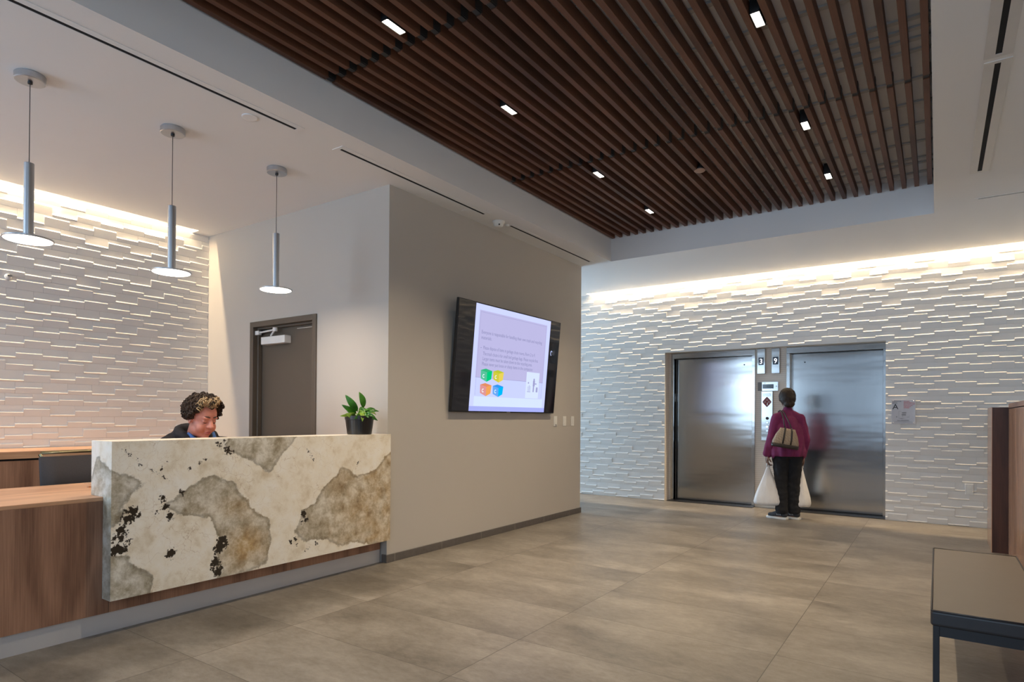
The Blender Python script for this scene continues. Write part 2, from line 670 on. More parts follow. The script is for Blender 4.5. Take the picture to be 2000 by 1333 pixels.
M['mosaic'] = mosaic()
YB = 8.985
DL, DR = (-3.245, -2.125), (-1.640, -0.560)    # clear openings of the two elevators
DH = 2.105
bm = BM((AL - 0.1, AL, YE + 0.033, 9.3, 0, AZ), (AR, AR + 0.1, YE + 0.033, 9.3, 0, AZ), (AL - 0.1, AR + 0.1, YE + 0.033, 9.3, AZ, 2.5),
        (AL, DL[0], YB, 9.3, 0, AZ), (DL[1], DR[0], YB, 9.3, 0, AZ), (DR[1], AR, YB, 9.3, 0, AZ),
        (DL[0], DL[1], YB, 9.3, DH, AZ), (DR[0], DR[1], YB, 9.3, DH, AZ))
obj('wall_alcove', bm, M['mosaic'], kind='structure')
XT = -3.784
bm = BM((-3.92, XT, 3.80, 7.053, 0, 3.3), (-9.4, -3.92, 6.92, 7.053, 0, 3.3))
obj('wall_center', bm, M['paint'], kind='structure')
bm = BM((-6.68, -5.70, 3.667, 3.80, 0, 3.3), (-4.76, XT, 3.667, 3.80, 0, 3.3), (-5.70, -4.76, 3.667, 3.80, 2.115, 3.3))
obj('wall_reception', bm, M['paint'], kind='structure')


def base_mat():
    t = NT('grey_tile_skirting')
    v = t.coords()
    tc = t.n('ShaderNodeTexCoord')
    sp = t.n('ShaderNodeSeparateXYZ')
    t.put(sp.inputs[0], tc.outputs['Object'])
    fy = t.math('FRACT', t.math('DIVIDE', t.math('ADD', sp.outputs[1], 10.0 - 4.15), 0.6))
    j = t.math('LESS_THAN', fy, 0.006)
    c = t.mix(t.noise(v, 22, 5), (0.085, 0.075, 0.068), (0.14, 0.125, 0.115))
    return t.bsdf(t.mix(j, c, (0.32, 0.29, 0.26)), 0.6)


M['skirt'] = base_mat()
obj('baseboard_center', BM((XT - 0.05, XT + 0.012, 3.655, 7.065, 0, 0.066)), M['skirt'], kind='structure', bevel=0.002)
# glazed street front behind the viewer
obj('wall_sill', BM((-6.75, 2.75, -3.2, -3.1, 0, 0.76)), M['wood_front'], kind='structure')
bm = BM((-6.75, 2.75, -3.2, -3.1, 2.95, 3.3))
for x in (-6.75, -4.5, -2.25, 0.0, 2.6):
    box(bm, x, x + 0.12, -3.2, -3.1, 0.76, 2.95)
obj('wall_front', bm, M['bronze'], kind='structure')
bm = BM((-9.5, -9.4, 7.0, 7.25, 0, 3.3), (-9.5, -9.4, 8.6, 8.9, 0, 3.3), (-9.5, -9.4, 7.25, 8.6, 0, 0.15), (-9.5, -9.4, 7.25, 8.6, 2.9, 3.3))
obj('wall_corridor', bm, M['paint'], kind='structure')

# door behind the desk
d1 = bpy.data.objects.new('door_1', None)
link(d1)
d1.location = (-5.23, 3.667, 0)
d1['kind'] = 'structure'


def local(bm, o):
    bmesh.ops.translate(bm, verts=bm.verts, vec=-Vector(o.location))
    return bm


bm = BM((-5.75, -5.695, 3.652, 3.80, 0, 2.165), (-4.765, -4.71, 3.652, 3.80, 0, 2.165), (-5.695, -4.765, 3.652, 3.80, 2.11, 2.165),
        (-5.695, -5.675, 3.70, 3.742, 0, 2.11), (-4.785, -4.765, 3.70, 3.742, 0, 2.11), (-5.675, -4.785, 3.70, 3.742, 2.09, 2.11))
obj('door_frame', local(bm, d1), M['bronze'], d1, bevel=0.003)
leaf = obj('door_leaf', local(BM((-5.69, -4.77, 3.745, 3.79, 0.01, 2.112)), d1), M['bronze'], d1, bevel=0.002)
obj('strike_bar', local(BM((-5.10, -4.80, 3.738, 3.744, 2.062, 2.070)), d1), M['chrome'], d1)
clo = obj('door_closer', local(BM((-5.585, -5.20, 3.668, 3.745, 1.93, 2.005)), d1), M['white_metal'], d1, bevel=0.006)
bm = bmesh.new()
tube(bm, [(-5.66, 3.69, 2.055), (-5.36, 3.675, 2.068)], 0.009)
tube(bm, [(-5.36, 3.675, 2.068), (-5.46, 3.70, 2.02), (-5.46, 3.70, 2.0)], 0.010)
box(bm, -5.69, -5.63, 3.672, 3.705, 2.035, 2.075)
lathe(bm, [(0.022, -0.018), (0.024, 0), (0.022, 0.018)], (-5.36, 3.675, 2.068), 16)
obj('closer_arm', local(bm, d1), M['white_metal'], d1)

# ------------------------------------------------------------------ slatted ceiling
sc = thing('slat_ceiling', 'dark stained timber slats hung in rows inside the recessed ceiling opening', 'slatted ceiling', loc=(-1.69, 3.78, 3.44))
rows = [(0.58, 2.635), (2.69, 4.755), (4.81, 6.995)]
n_s, xa, xb = 33, -3.288, -0.046
for (y0, y1) in rows:
    for i in range(n_s):
        x1 = xa + (xb - xa) * i / (n_s - 1)
        bm = BM((x1 - 0.037, x1, y0, y1, 3.44, 3.520))
        obj('slat', local(bm, sc), M['slat'], sc, bevel=0.0015, seg=1)
for y in (2.6625, 4.7825):
    bm = bmesh.new()
    for i in range(n_s):
        x1 = xa + (xb - xa) * i / (n_s - 1)
        box(bm, x1, x1 + 0.003, y - 0.03, y + 0.03, 3.452, 3.519)
        box(bm, x1 - 0.034, x1 - 0.002, y - 0.024, y + 0.024, 3.446, 3.50)
    obj('splice_bracket', local(bm, sc), M['black'], sc)
M['channel'] = plain('galvanised_channel', (0.52, 0.51, 0.50), 0.6, 0.0, var=0.1)
bm = bmesh.new()
ys = [0.75 + 0.38 * i for i in range(17)] + [4.29, 4.41, 2.39, 2.51, 6.58]
for y in ys:
    box(bm, -3.34, -0.035, y, y + 0.035, 3.521, 3.533)
obj('cross_channel', local(bm, sc), M['channel'], sc)
M['board'] = plain('recess_board', (0.80, 0.80, 0.81), 0.85, var=0.02)
obj('backing_board', local(BM((-3.345, -0.034, 0.51, 7.013, 3.534, 3.55)), sc), M['board'], sc)

# downlights between the slats
DLs = [(-2.555, 2.49, 'black slot downlight in the near end of the slats, above the reception side, longest glow'),
       (-2.555, 3.635, 'black slot downlight between the slats, next one beyond the nearest on the desk side'),
       (-2.555, 5.065, 'black slot downlight between the slats, third from the near end on the television side'),
       (-2.555, 6.27, 'black slot downlight near the far left ends of the slats'),
       (-0.832, 3.57, 'black square-faced downlight at the upper right of the slats, nearest on the bench side'),
       (-0.832, 5.075, 'black downlight on the bench side of the slats, just past the slat splice'),
       (-0.832, 6.25, 'black downlight near the far right ends of the slats, above the elevators')]
for (x, y, lab) in DLs:
    # centre of the gap between two slats
    step = (xb - xa) / (n_s - 1)
    i = round((x - xa - 0.032) / step)
    gx = xa + step * i + 0.0325
    t = thing('downlight', lab, 'ceiling light', loc=(gx, y, 3.435), group='downlights between the ceiling slats')
    hw, hl = 0.026, 0.075
    bm = BM((-hw, hw, -hl, hl, 0.012, 0.096), (-hw, -hw + 0.003, -hl, hl, 0, 0.012), (hw - 0.003, hw, -hl, hl, 0, 0.012),
            (-hw, hw, -hl, -hl + 0.003, 0, 0.012), (-hw, hw, hl - 0.003, hl, 0, 0.012))
    obj('housing', bm, M['black'], t)
    obj('lens', BM((-hw + 0.004, hw - 0.004, -hl + 0.004, hl - 0.004, 0.004, 0.0115)), M['lens'], t)
    ld = bpy.data.lights.new('downlight_beam', 'SPOT')
    ld.energy = 84
    ld.color = (1.0, 0.80, 0.55)
    ld.spot_size = math.radians(105)
    ld.spot_blend = 0.8
    ld.shadow_soft_size = 0.03
    lo = bpy.data.objects.new('downlight_beam', ld)
    lo.location = (gx, y, 3.428)
    COL.objects.link(lo)
# dome sensor between the slats
t = thing('ceiling_sensor', 'round dark dome sensor with tan rim between the far slats', 'sensor', loc=(-1.757, 5.49, 3.44))
bm = bmesh.new()
lathe(bm, [(0.012, 0.090), (0.014, 0.05), (0.036, 0.035), (0.046, 0.008)], n=24)
obj('dome', bm, M['black'], t, smooth=True)
bm = bmesh.new()
lathe(bm, [(0.050, 0.008), (0.050, 0.0), (0.040, -0.006)], n=24)
obj('rim', bm, plain('tan_plate', (0.36, 0.22, 0.15), 0.5), t, smooth=True)

# ------------------------------------------------------------------ ceiling fittings


M['diffuser_metal'] = plain('clear_anodised_metal', (0.62, 0.61, 0.60), 0.45, 0.2, var=0.06, scale=9)


def slot_diffuser(x0, x1, y0, y1, lab, w=0.055, mat='white_metal', slot=0.014):
    t = thing('linear_diffuser', lab, 'air vent', loc=((x0 + x1) / 2, (y0 + y1) / 2, ZC), group='linear slot diffusers in the ceiling')
    hx, hy = (x1 - x0) / 2, (y1 - y0) / 2
    if hy > hx:
        fr = BM((-w, -slot, -hy - 0.03, hy + 0.03, -0.004, 0), (slot, w, -hy - 0.03, hy + 0.03, -0.004, 0),
                (-slot, slot, -hy - 0.03, -hy, -0.004, 0), (-slot, slot, hy, hy + 0.03, -0.004, 0))
        sl = BM((-slot, slot, -hy, hy, -0.0015, -0.0005))
    else:
        fr = BM((-hx - 0.03, hx + 0.03, -w, -slot, -0.004, 0), (-hx - 0.03, hx + 0.03, slot, w, -0.004, 0),
                (-hx - 0.03, -hx, -slot, slot, -0.004, 0), (hx, hx + 0.03, -slot, slot, -0.004, 0))
        sl = BM((-hx, hx, -slot, slot, -0.0015, -0.0005))
    obj('frame', fr, M[mat], t)
    obj('slot', sl, M['void'], t)


slot_diffuser(-3.58, -3.58, 0.35, 2.60, 'long black slot diffuser in the white ceiling above the reception desk', mat='ceiling')
slot_diffuser(-3.58, -3.58, 2.98, 4.71, 'black slot diffuser in the white ceiling at the wall corner, beside the slats', mat='ceiling')
slot_diffuser(-3.575, -3.575, 5.14, 6.88, 'black slot diffuser in the ceiling above the television, beyond the smoke detector', 0.045, mat='ceiling')
slot_diffuser(0.262, 0.262, 2.2, 4.13, 'broad white framed slot diffuser at the upper right, nearest the viewer', 0.062, mat='diffuser_metal')
slot_diffuser(0.266, 0.266, 4.235, 6.01, 'broad white framed slot diffuser right of the slats, far one of two in line', 0.062, mat='diffuser_metal')
slot_diffuser(0.29, 2.2, 6.765, 6.765, 'thin slot diffuser running across the ceiling at the right edge', 0.024, slot=0.009)
bm = bmesh.new()
lathe(bm, [(0.05, 0), (0.05, -0.004), (0.044, -0.006)], (0, 0, 0), 28)
o = obj('sprinkler_cover', bm, M['ceiling'], smooth=False)
o.location = (-3.672, 4.557, ZC)
tag(o, 'flat round white sprinkler cover plate beside the slot above the television wall', 'cover plate', 'sprinkler cover plates')
o2 = o.copy()
o2.location = (-3.69, 2.33, ZC)
COL.objects.link(o2)
tag(o2, 'flat round white sprinkler cover plate beside the long slot above the desk', 'cover plate', 'sprinkler cover plates')
t = thing('smoke_detector', 'white domed smoke detector on the ceiling between two black slots', 'smoke detector', loc=(-3.60, 4.97, ZC))
bm = bmesh.new()
lathe(bm, [(0.062, 0), (0.062, -0.014), (0.052, -0.022), (0.046, -0.045), (0.030, -0.056), (0.001, -0.058)], n=28)
obj('housing', bm, M['white_plastic'], t, smooth=True)
bm = bmesh.new()
ball(bm, (0.034, -0.033, -0.042), 0.008)
obj('indicator', bm, M['black'], t)
bm = bmesh.new()
lathe(bm, [(0.022, 0), (0.022, -0.01), (0.012, -0.018), (0.001, -0.02)], n=20)
o = obj('strobe_button', bm, M['white_plastic'], smooth=True)
o.location = (-3.585, 5.10, ZC)
tag(o, 'tiny cream ceiling button beside the smoke detector', 'detector')
t = thing('wall_sprinkler', 'small white sidewall sprinkler on the left relief tiles', 'sprinkler', loc=(WL + 0.006, 1.90, 2.393))
bm = bmesh.new()
ball(bm, (0.008, 0, 0), (0.012, 0.026, 0.026))
obj('escutcheon', bm, M['white_metal'], t, smooth=True)
bm = BM((0.015, 0.055, -0.006, 0.006, -0.006, 0.006), (0.05, 0.056, -0.016, 0.016, -0.004, 0.014))
obj('deflector', bm, M['chrome'], t)

# ------------------------------------------------------------------ pendants


def pendant(x, y, ztop, zbot, lab):
    t = thing('pendant_lamp', lab, 'pendant lamp', loc=(x, y, ZC), group='pendant lamps over the desk')
    dz = ZC - zbot
    bm = bmesh.new()
    lathe(bm, [(0.072, 0), (0.076, -0.004), (0.076, -0.036), (0.072, -0.040)], n=40)
    obj('canopy', bm, M['alu'], t, bevel=0.0)
    bm = bmesh.new()
    lathe(bm, [(0.012, -0.040), (0.012, -0.052), (0.004, -0.056)], n=16)
    tube(bm, [(0, 0, -0.05), (0, 0, ztop - ZC)], 0.0022, 8)
    obj('cable', bm, M['cable'], t)
    bm = bmesh.new()
    lathe(bm, [(0.024, ztop - ZC), (0.025, ztop - ZC - 0.002), (0.025, -dz + 0.008), (0.024, -dz + 0.006)], n=32)
    obj('tube', bm, M['alu'], t, smooth=False)
    bm = bmesh.new()
    lathe(bm, [(0.118, -dz + 0.008), (0.122, -dz + 0.006), (0.122, -dz), (0.116, -dz - 0.002)], n=48)
    obj('disc', bm, M['alu'], t)
    bm = bmesh.new()
    lathe(bm, [(0.1155, -dz - 0.0025), (0.112, -dz - 0.005)], n=48)
    obj('diffuser', bm, M['lamp'], t)
    ar = area('pendant_light', (x, y, zbot - 0.012), (0, 0, -1), 0.2, 0.2, 5, (1.0, 0.80, 0.60))
    ar.data.shape = 'DISK'


pendant(-4.285, 1.335, 2.660, 2.222, 'slim silver tube pendant with glowing disc, nearest the left edge')
pendant(-4.275, 2.132, 2.640, 2.190, 'slim silver tube pendant with glowing disc, middle one above the seated clerk')
pendant(-4.285, 2.940, 2.655, 2.212, 'slim silver tube pendant with glowing disc, in front of the brown door wall')

# ------------------------------------------------------------------ reception desk
desk = thing('reception_desk', 'reception desk of walnut veneer with a cream and grey stone front', 'reception desk', loc=(-3.85, 2.0, 0))
XS, XW, XK = -3.733, -3.835, -3.838
YS0, YS1, ZS0, ZS1 = 1.552, 3.655, 0.198, 1.076
PATCH = [
    [(2.21, 1.06), (2.24, 1.12), (2.787, 1.12), (2.662, 0.983), (2.531, 0.853), (2.427, 0.907), (2.316, 0.954), (2.2, 1.03)],
    [(1.45, 0.93), (1.553, 0.916), (1.637, 0.896), (1.733, 0.831), (1.67, 0.793), (1.612, 0.741), (1.592, 0.658), (1.567, 0.619), (1.45, 0.608)],
    [(1.848, 0.7), (1.983, 0.794), (2.118, 0.846), (2.254, 0.786), (2.337, 0.695), (2.449, 0.564), (2.515, 0.521), (2.54, 0.362),
     (2.51, 0.228), (2.253, 0.18), (2.151, 0.18), (2.165, 0.455), (2.114, 0.591), (1.908, 0.648)],
    [(2.793, 0.539), (2.88, 0.584), (3.016, 0.721), (3.149, 0.826), (3.312, 0.756), (3.499, 0.804), (3.662, 0.942), (3.8, 1.0), (3.8, 0.15),
     (3.116, 0.248), (3.02, 0.321), (2.839, 0.313), (2.73, 0.402)],
    [(1.4, 0.46), (1.556, 0.453), (1.642, 0.423), (1.696, 0.355), (1.766, 0.282), (1.739, 0.15), (1.4, 0.15)]]
SIDE = [(-4.02, 0.80), (-3.99, 0.86), (-3.915, 1.0), (-3.86, 0.955), (-3.733, 0.92), (-3.6, 0.9), (-3.6, 0.1), (-4.1, 0.1)]
SPK = [(2.176, 1.035, 14), (2.222, 1.001, 20), (2.205, 1.06, 12), (2.25, 0.985, 12), (1.938, 0.761, 14), (1.828, 0.733, 17), (1.84, 0.686, 17), (1.87, 0.628, 20),
       (1.791, 0.662, 9), (1.666, 0.683, 24), (1.64, 0.638, 24), (1.69, 0.655, 14), (1.601, 0.586, 22), (1.606, 0.543, 20), (1.64, 0.56, 10), (1.576, 0.477, 26),
       (1.615, 0.47, 20), (1.64, 0.51, 14), (1.875, 0.404, 25), (2.199, 0.434, 27), (2.176, 0.389, 30), (2.215, 0.40, 14), (2.15, 0.297, 27), (2.167, 0.236, 26),
       (2.19, 0.26, 14), (2.802, 0.527, 19), (2.824, 0.48, 18), (2.785, 0.46, 9), (2.702, 0.342, 13), (2.739, 0.358, 13), (2.848, 0.274, 10), (2.915, 0.289, 12),
       (2.75, 0.31, 8), (2.82, 0.25, 8), (1.70, 0.94, 8), (1.797, 0.885, 10), (1.81, 0.91, 9), (1.83, 0.87, 7), (1.982, 0.902, 8), (2.05, 0.93, 7), (2.08, 0.95, 6),
       (3.3, 0.857, 7), (2.60, 0.80, 5), (2.72, 0.93, 5), (1.64, 1.0, 7), (1.66, 0.985, 8), (1.85, 0.95, 6)]
LINES = [((1.60, 1.03), (1.70, 0.965), 5), ((2.83, 0.985), (2.885, 0.905), 7), ((1.76, 0.91), (1.86, 0.84), 5), ((2.14, 1.06), (2.19, 1.02), 8),
         ((1.62, 0.70), (1.56, 0.52), 10), ((2.16, 0.44), (2.13, 0.25), 12)]


def seg_d(p, a, b):
    ax, ay = a
    dx, dy = b[0] - ax, b[1] - ay
    l = dx * dx + dy * dy
    t = max(0, min(1, ((p[0] - ax) * dx + (p[1] - ay) * dy) / l)) if l else 0
    return math.hypot(p[0] - ax - t * dx, p[1] - ay - t * dy)


def sdf(p, poly):
    d, ins = 9.0, False
    for i in range(len(poly)):
        a, b = poly[i], poly[i - 1]
        d = min(d, seg_d(p, a, b))
        if (a[1] > p[1]) != (b[1] > p[1]) and p[0] < (b[0] - a[0]) * (p[1] - a[1]) / (b[1] - a[1]) + a[0]:
            ins = not ins
    return -d if ins else d


def stone_vals(x, y, z, side):
    if side:
        return sdf((x, z), SIDE), 0.05, 0.0
    p = (y, z)
    a = min(sdf(p, q) for q in PATCH)
    b = min(min(math.hypot(p[0] - u, p[1] - w) - r * 0.00120 for u, w, r in SPK), min(seg_d(p, q, r) - w * 0.0006 for q, r, w in LINES))
    c = max(math.exp(-((y - 2.36) / 0.17) ** 2 - ((z - 0.36) / 0.13) ** 2) * 1.3, 0.75 / (1 + math.exp(-(y - 3.05) * 9)),
            0.55 * math.exp(-((y - 2.35) / 0.3) ** 2 - ((z - 0.62) / 0.1) ** 2))
    return a, b, c


bm = bmesh.new()
la = {k: bm.verts.layers.float.new(k) for k in ('patch', 'speck', 'rust')}


def patch_grid(fn, nu, nv, side):
    g = []
    for i in range(nu + 1):
        row = []
        for j in range(nv + 1):
            p = fn(i / nu, j / nv)
            vx = bm.verts.new(p)
            vx[la['patch']], vx[la['speck']], vx[la['rust']] = stone_vals(p[0], p[1], p[2], side)
            row.append(vx)
        g.append(row)
    for i in range(nu):
        for j in range(nv):
            bm.faces.new((g[i][j], g[i + 1][j], g[i + 1][j + 1], g[i][j + 1]))


def lerp(a, b, t):
    return a + (b - a) * t


XB, XP = -3.985, -3.833
patch_grid(lambda u, w: (XS, lerp(YS0, YS1, u), lerp(ZS0, ZS1, w)), 150, 62, False)              # front
patch_grid(lambda u, w: (lerp(XB, XS, u), YS0, lerp(0.765, ZS1, w)), 14, 16, True)                # end, upper
patch_grid(lambda u, w: (lerp(XP, XS, u), YS0, lerp(ZS0, 0.765, w)), 6, 28, True)                 # end, lower
patch_grid(lambda u, w: (lerp(XB, XS, u), lerp(YS0, YS1, w), ZS1), 6, 60, False)                  # top
patch_grid(lambda u, w: (XB, lerp(YS1, YS0, u), lerp(0.765, ZS1, w)), 30, 6, False)               # clerk side
patch_grid(lambda u, w: (lerp(XP, XS, u), lerp(YS1, YS0, w), ZS0), 2, 30, False)                  # underside
patch_grid(lambda u, w: (lerp(XS, XB, u), YS1, lerp(0.765, ZS1, w)), 6, 8, False)
patch_grid(lambda u, w: (lerp(XS, XP, u), YS1, lerp(ZS0, 0.765, w)), 4, 12, False)
patch_grid(lambda u, w: (XP, lerp(YS1, YS0, u), lerp(ZS0, 0.765, w)), 20, 6, False)
bmesh.ops.remove_doubles(bm, verts=bm.verts, dist=0.0005)
bmesh.ops.recalc_face_normals(bm, faces=bm.faces)
st = obj('stone_cladding', local(bm, desk), M['stone'], desk)
st['label'] = 'cream quartzite slab with grey and brown crystal patches and black flecks'
Y0D = -0.6
obj('front_panel', local(BM((XW - 0.03, XW, Y0D, 1.585, 0.112, 0.742), (XW - 0.03, XW - 0.001, 1.588, 3.64, 0.112, 0.742)), desk), M['wood_front'], desk)
obj('kick_plate', local(BM((XK - 0.04, XK - 0.012, Y0D, 3.652, 0.0, 0.111)), desk), M['kick'], desk)
obj('counter_top', local(BM((-4.725, XW - 0.0005, Y0D, 3.652, 0.742, 0.764)), desk), M['wood_top_lit'], desk, bevel=0.0015, seg=1)
for ya, yb in ((3.60, 3.65), (Y0D, Y0D + 0.04)):
    obj('end_panel', local(BM((-4.70, XW - 0.03, ya, yb, 0.0, 0.742)), desk), M['wood_front'], desk)
bm = BM((-4.66, -4.42, 1.77, 1.95, 0.764, 0.769), (-4.40, -4.375, 1.69, 1.95, 0.764, 0.776))
obj('cable_flap', local(bm, desk), M['wood_top_lit'], desk)
# computer screen base stays out of sight; back counter
cr = thing('back_counter', 'low walnut storage counter along the left relief tile wall', 'cabinet', loc=(-6.26, 1.0, 0))
obj('worktop', local(BM((-6.535, -5.955, -1.5, 3.64, 0.868, 0.925)), cr), M['wood_top_lit'], cr, bevel=0.002, seg=1)
obj('carcass', local(BM((-6.535, -6.00, -1.5, 3.64, 0.08, 0.868)), cr), M['black'], cr)
for k in range(7):
    y = -1.5 + 5.14 / 7 * k
    obj('cabinet_door', local(BM((-6.00, -5.975, y + 0.002, y + 5.14 / 7 - 0.002, 0.09, 0.852)), cr), M['wood_front'], cr)
obj('plinth', local(BM((-6.5, -6.05, -1.5, 3.64, 0, 0.08)), cr), M['black'], cr)

# office chairs
M['fabric'] = plain('charcoal_upholstery', (0.045, 0.040, 0.042), 0.85, var=0.2, scale=120, bump=0.25)
M['brass'] = plain('antique_brass', (0.30, 0.26, 0.15), 0.34, 0.9, var=0.08)


def chair(x, y, rot, lab):
    m = Matrix.Translation((x, y, 0)) @ Matrix.Rotation(rot, 4, 'Z')
    t = thing('office_chair', lab, 'chair', mat=m, group='chairs behind the desk')
    bm = BM((-0.25, 0.24, -0.25, 0.25, 0.43, 0.50))
    obj('seat', bm, M['fabric'], t, bevel=0.03, seg=4)
    bm = bmesh.new()
    loft(bm, [[(-0.262 - 0.02 * (1 - abs(k)) + a, 0.268 * k, z) for k in [-1, -0.6, 0, 0.6, 1]] for a, z in ((0.05, 0.60), (0.0, 0.918))], cap=False, closed=False)
    o = obj('backrest', bm, M['fabric'], t, smooth=True)
    sm = o.modifiers.new('solid', 'SOLIDIFY')
    sm.thickness = 0.035
    sm.offset = 0
    bm = bmesh.new()
    pts = [(-0.22, -0.22, 0.47), (-0.27, -0.235, 0.62), (-0.285, -0.240, 0.90), (-0.278, -0.262, 0.935), (-0.285, -0.25, 0.948), (-0.292, 0, 0.948), (-0.285, 0.25, 0.948),
           (-0.278, 0.262, 0.935), (-0.285, 0.240, 0.90), (-0.27, 0.235, 0.62), (-0.22, 0.22, 0.47)]
    tube(bm, pts, 0.012, 10)
    obj('back_frame', bm, M['brass'], t, smooth=True)
    for sx in (-0.21, 0.2):
        for sy in (-0.22, 0.22):
            bm = bmesh.new()
            tube(bm, [(sx, sy, 0.44), (sx * 1.12, sy * 1.08, 0.0)], [0.014, 0.010], 10)
            obj('leg', bm, M['brass'], t, smooth=True)


chair(-4.97, 1.98, 0.0, 'empty charcoal chair with a brass top rail behind the low counter')
chair(-5.12, 2.62, 0.05, 'charcoal chair the clerk sits on behind the stone front')

# ------------------------------------------------------------------ television
Yl, Zb, Xb_, Xt_, Zt_ = 4.427, 1.268, -3.74, -3.648, 2.333
tvw, tvh = 1.879, 1.069
ang = math.atan2(Xt_ - Xb_, Zt_ - Zb)
vv = Vector((math.sin(ang), 0, math.cos(ang)))
nn = Vector((math.cos(ang), 0, -math.sin(ang)))
tvm = frame((Xb_, Yl, Zb), (0, 1, 0), vv, nn)
tv = thing('television', 'large flat television tilted down on the beige wall showing a lavender notice', 'television', mat=tvm)
obj('housing', BM((0, tvw, 0, tvh, -0.030, -0.002)), M['black'], tv, bevel=0.003)


def screen_mat():
    t = NT('dark_glass_screen')
    v = t.coords()
    return t.bsdf(t.mix(t.noise(v, 2), (0.010, 0.009, 0.012), (0.014, 0.012, 0.016)), 0.06, 0.0, None, 0.6)


obj('screen', BM((0.008, tvw - 0.008, 0.012, tvh - 0.008, -0.002, 0.0)), screen_mat(), tv)
obj('wall_bracket', BM((0.75, 1.15, 0.25, 0.80, -0.060, -0.03)), M['black'], tv)
obj('status_logo', BM((tvw / 2 - 0.03, tvw / 2 + 0.03, 0.0, 0.010, -0.002, 0.001)), M['alu'], tv)


def glow(name, c, s=1.0):
    return emit(name, c, s)


G = {'slide': glow('slide_white', (0.45, 0.49, 0.80)), 'inner': glow('slide_lavender', (0.37, 0.355, 0.56)), 'ink': glow('slide_ink', (0.19, 0.19, 0.34)),
     'band': glow('slide_pale', (0.43, 0.47, 0.74)), 'line': glow('slide_line', (0.26, 0.26, 0.45)), 'pic': glow('slide_paper', (0.50, 0.57, 0.74)),
     'foot': glow('slide_footer', (0.29, 0.32, 0.66)), 'white': glow('slide_highlight', (0.65, 0.74, 0.78)), 'pale': glow('slide_base', (0.49, 0.57, 0.85))}


def scr(name, mat, *rects, lift=1):
    return obj(name, BM(*[(a, b, c, d, 0.0002 * lift, 0.0002 * lift + 0.00015) for a, b, c, d in rects]), mat, tv)


u0, u1 = 0.262, 1.650
sl = scr('slide', G['slide'], (u0, u1, 0.012, tvh - 0.012), lift=1)
scr('slide_footer', G['foot'], (u0, u1, 0.012, 0.060), lift=2)
scr('slide_base', G['pale'], (u0 + 0.068, u1 - 0.055, 0.062, 0.158), lift=2)
scr('slide_panel', G['inner'], (u0 + 0.065, u1 - 0.075, 0.345, 1.000), lift=2)
scr('slide_band', G['band'], (u0 + 0.065, u1 - 0.075, 0.158, 0.345), lift=2)
x0, x1 = u0 + 0.078, u1 - 0.088
scr('slide_border', G['line'], (x0, x0 + 0.003, 0.17, 0.985), (x1 - 0.003, x1, 0.17, 0.985), (x0, x1, 0.982, 0.985), (u0 + 0.066, u1 - 0.074, 0.343, 0.347), lift=4)
for s, vv_, uu, wid in (('Everyone is responsible for handling their own trash and recycling', 0.775, 0.374, 1.115), ('materials.', 0.722, 0.376, 0.17),
                        ('-', 0.625, 0.372, 0.02), ('Please dispose of items in garbage chute rooms, floors 2 to 9.', 0.625, 0.419, 0.95),
                        ('The trash chute is for small tied garbage bags. Please recycle first.', 0.567, 0.421, 1.02),
                        ('Larger items must be taken down to the recycling area.', 0.517, 0.42, 0.90), ('Please never put loose or sharp items in the compactor.', 0.466, 0.416, 0.93)):
    o = text('slide_text', s, 0.050, G['ink'], tv, Matrix.Identity(4), ext=0.0001)
    xs = [v.co.x for v in o.data.vertices]
    k = wid / max(1e-6, max(xs) - min(xs))
    o.data.transform(Matrix.Translation((uu, vv_, 0.0011)) @ Matrix.Diagonal((k, 1, 1, 1)))


def slide_poly(name, mat, pts, lift):
    bm = bmesh.new()
    a = [bm.verts.new((x, y, 0.0002 * lift)) for x, y in pts]
    b = [bm.verts.new((x, y, 0.0002 * lift + 0.00015)) for x, y in pts]
    bm.faces.new(b)
    bm.faces.new(list(reversed(a)))
    for i in range(len(a)):
        j = (i + 1) % len(a)
        bm.faces.new((a[i], a[j], b[j], b[i]))
    return obj(name, bm, mat, tv)


def cube_icon(cx, cy, w, cols, nm):
    top, lft, rgt = [glow(nm + k, tuple(0.74 * q for q in c)) for k, c in zip(('_top', '_left', '_right'), cols)]
    h, g = w * 0.5, w * 0.345
    slide_poly('bin_icon', lft, [(cx - h, cy + g * 0.72), (cx - h * 0.92, cy - g * 0.55), (cx + h * 0.12, cy - g), (cx + h * 0.10, cy + g * 0.45)], 5)
    slide_poly('bin_icon', rgt, [(cx + h * 0.10, cy + g * 0.45), (cx + h * 0.12, cy - g), (cx + h * 0.90, cy - g * 0.55), (cx + h, cy + g * 0.72)], 5)
    slide_poly('bin_icon', top, [(cx - h, cy + g * 0.72), (cx + h * 0.10, cy + g * 0.45), (cx + h, cy + g * 0.72), (cx - h * 0.15, cy + g)], 5)
    pts = []
    for k in range(11):
        a = math.radians(50 + 27 * k)
        pts.append((cx - h * 0.45 + math.cos(a) * w * 0.10, cy - g * 0.15 + math.sin(a) * w * 0.10))
    ring = pts + [(cx - h * 0.45 + (x - cx + h * 0.45) * 0.6, cy - g * 0.15 + (y - cy + g * 0.15) * 0.6) for x, y in reversed(pts)]
    slide_poly('bin_mark', G['white'], ring, 7)


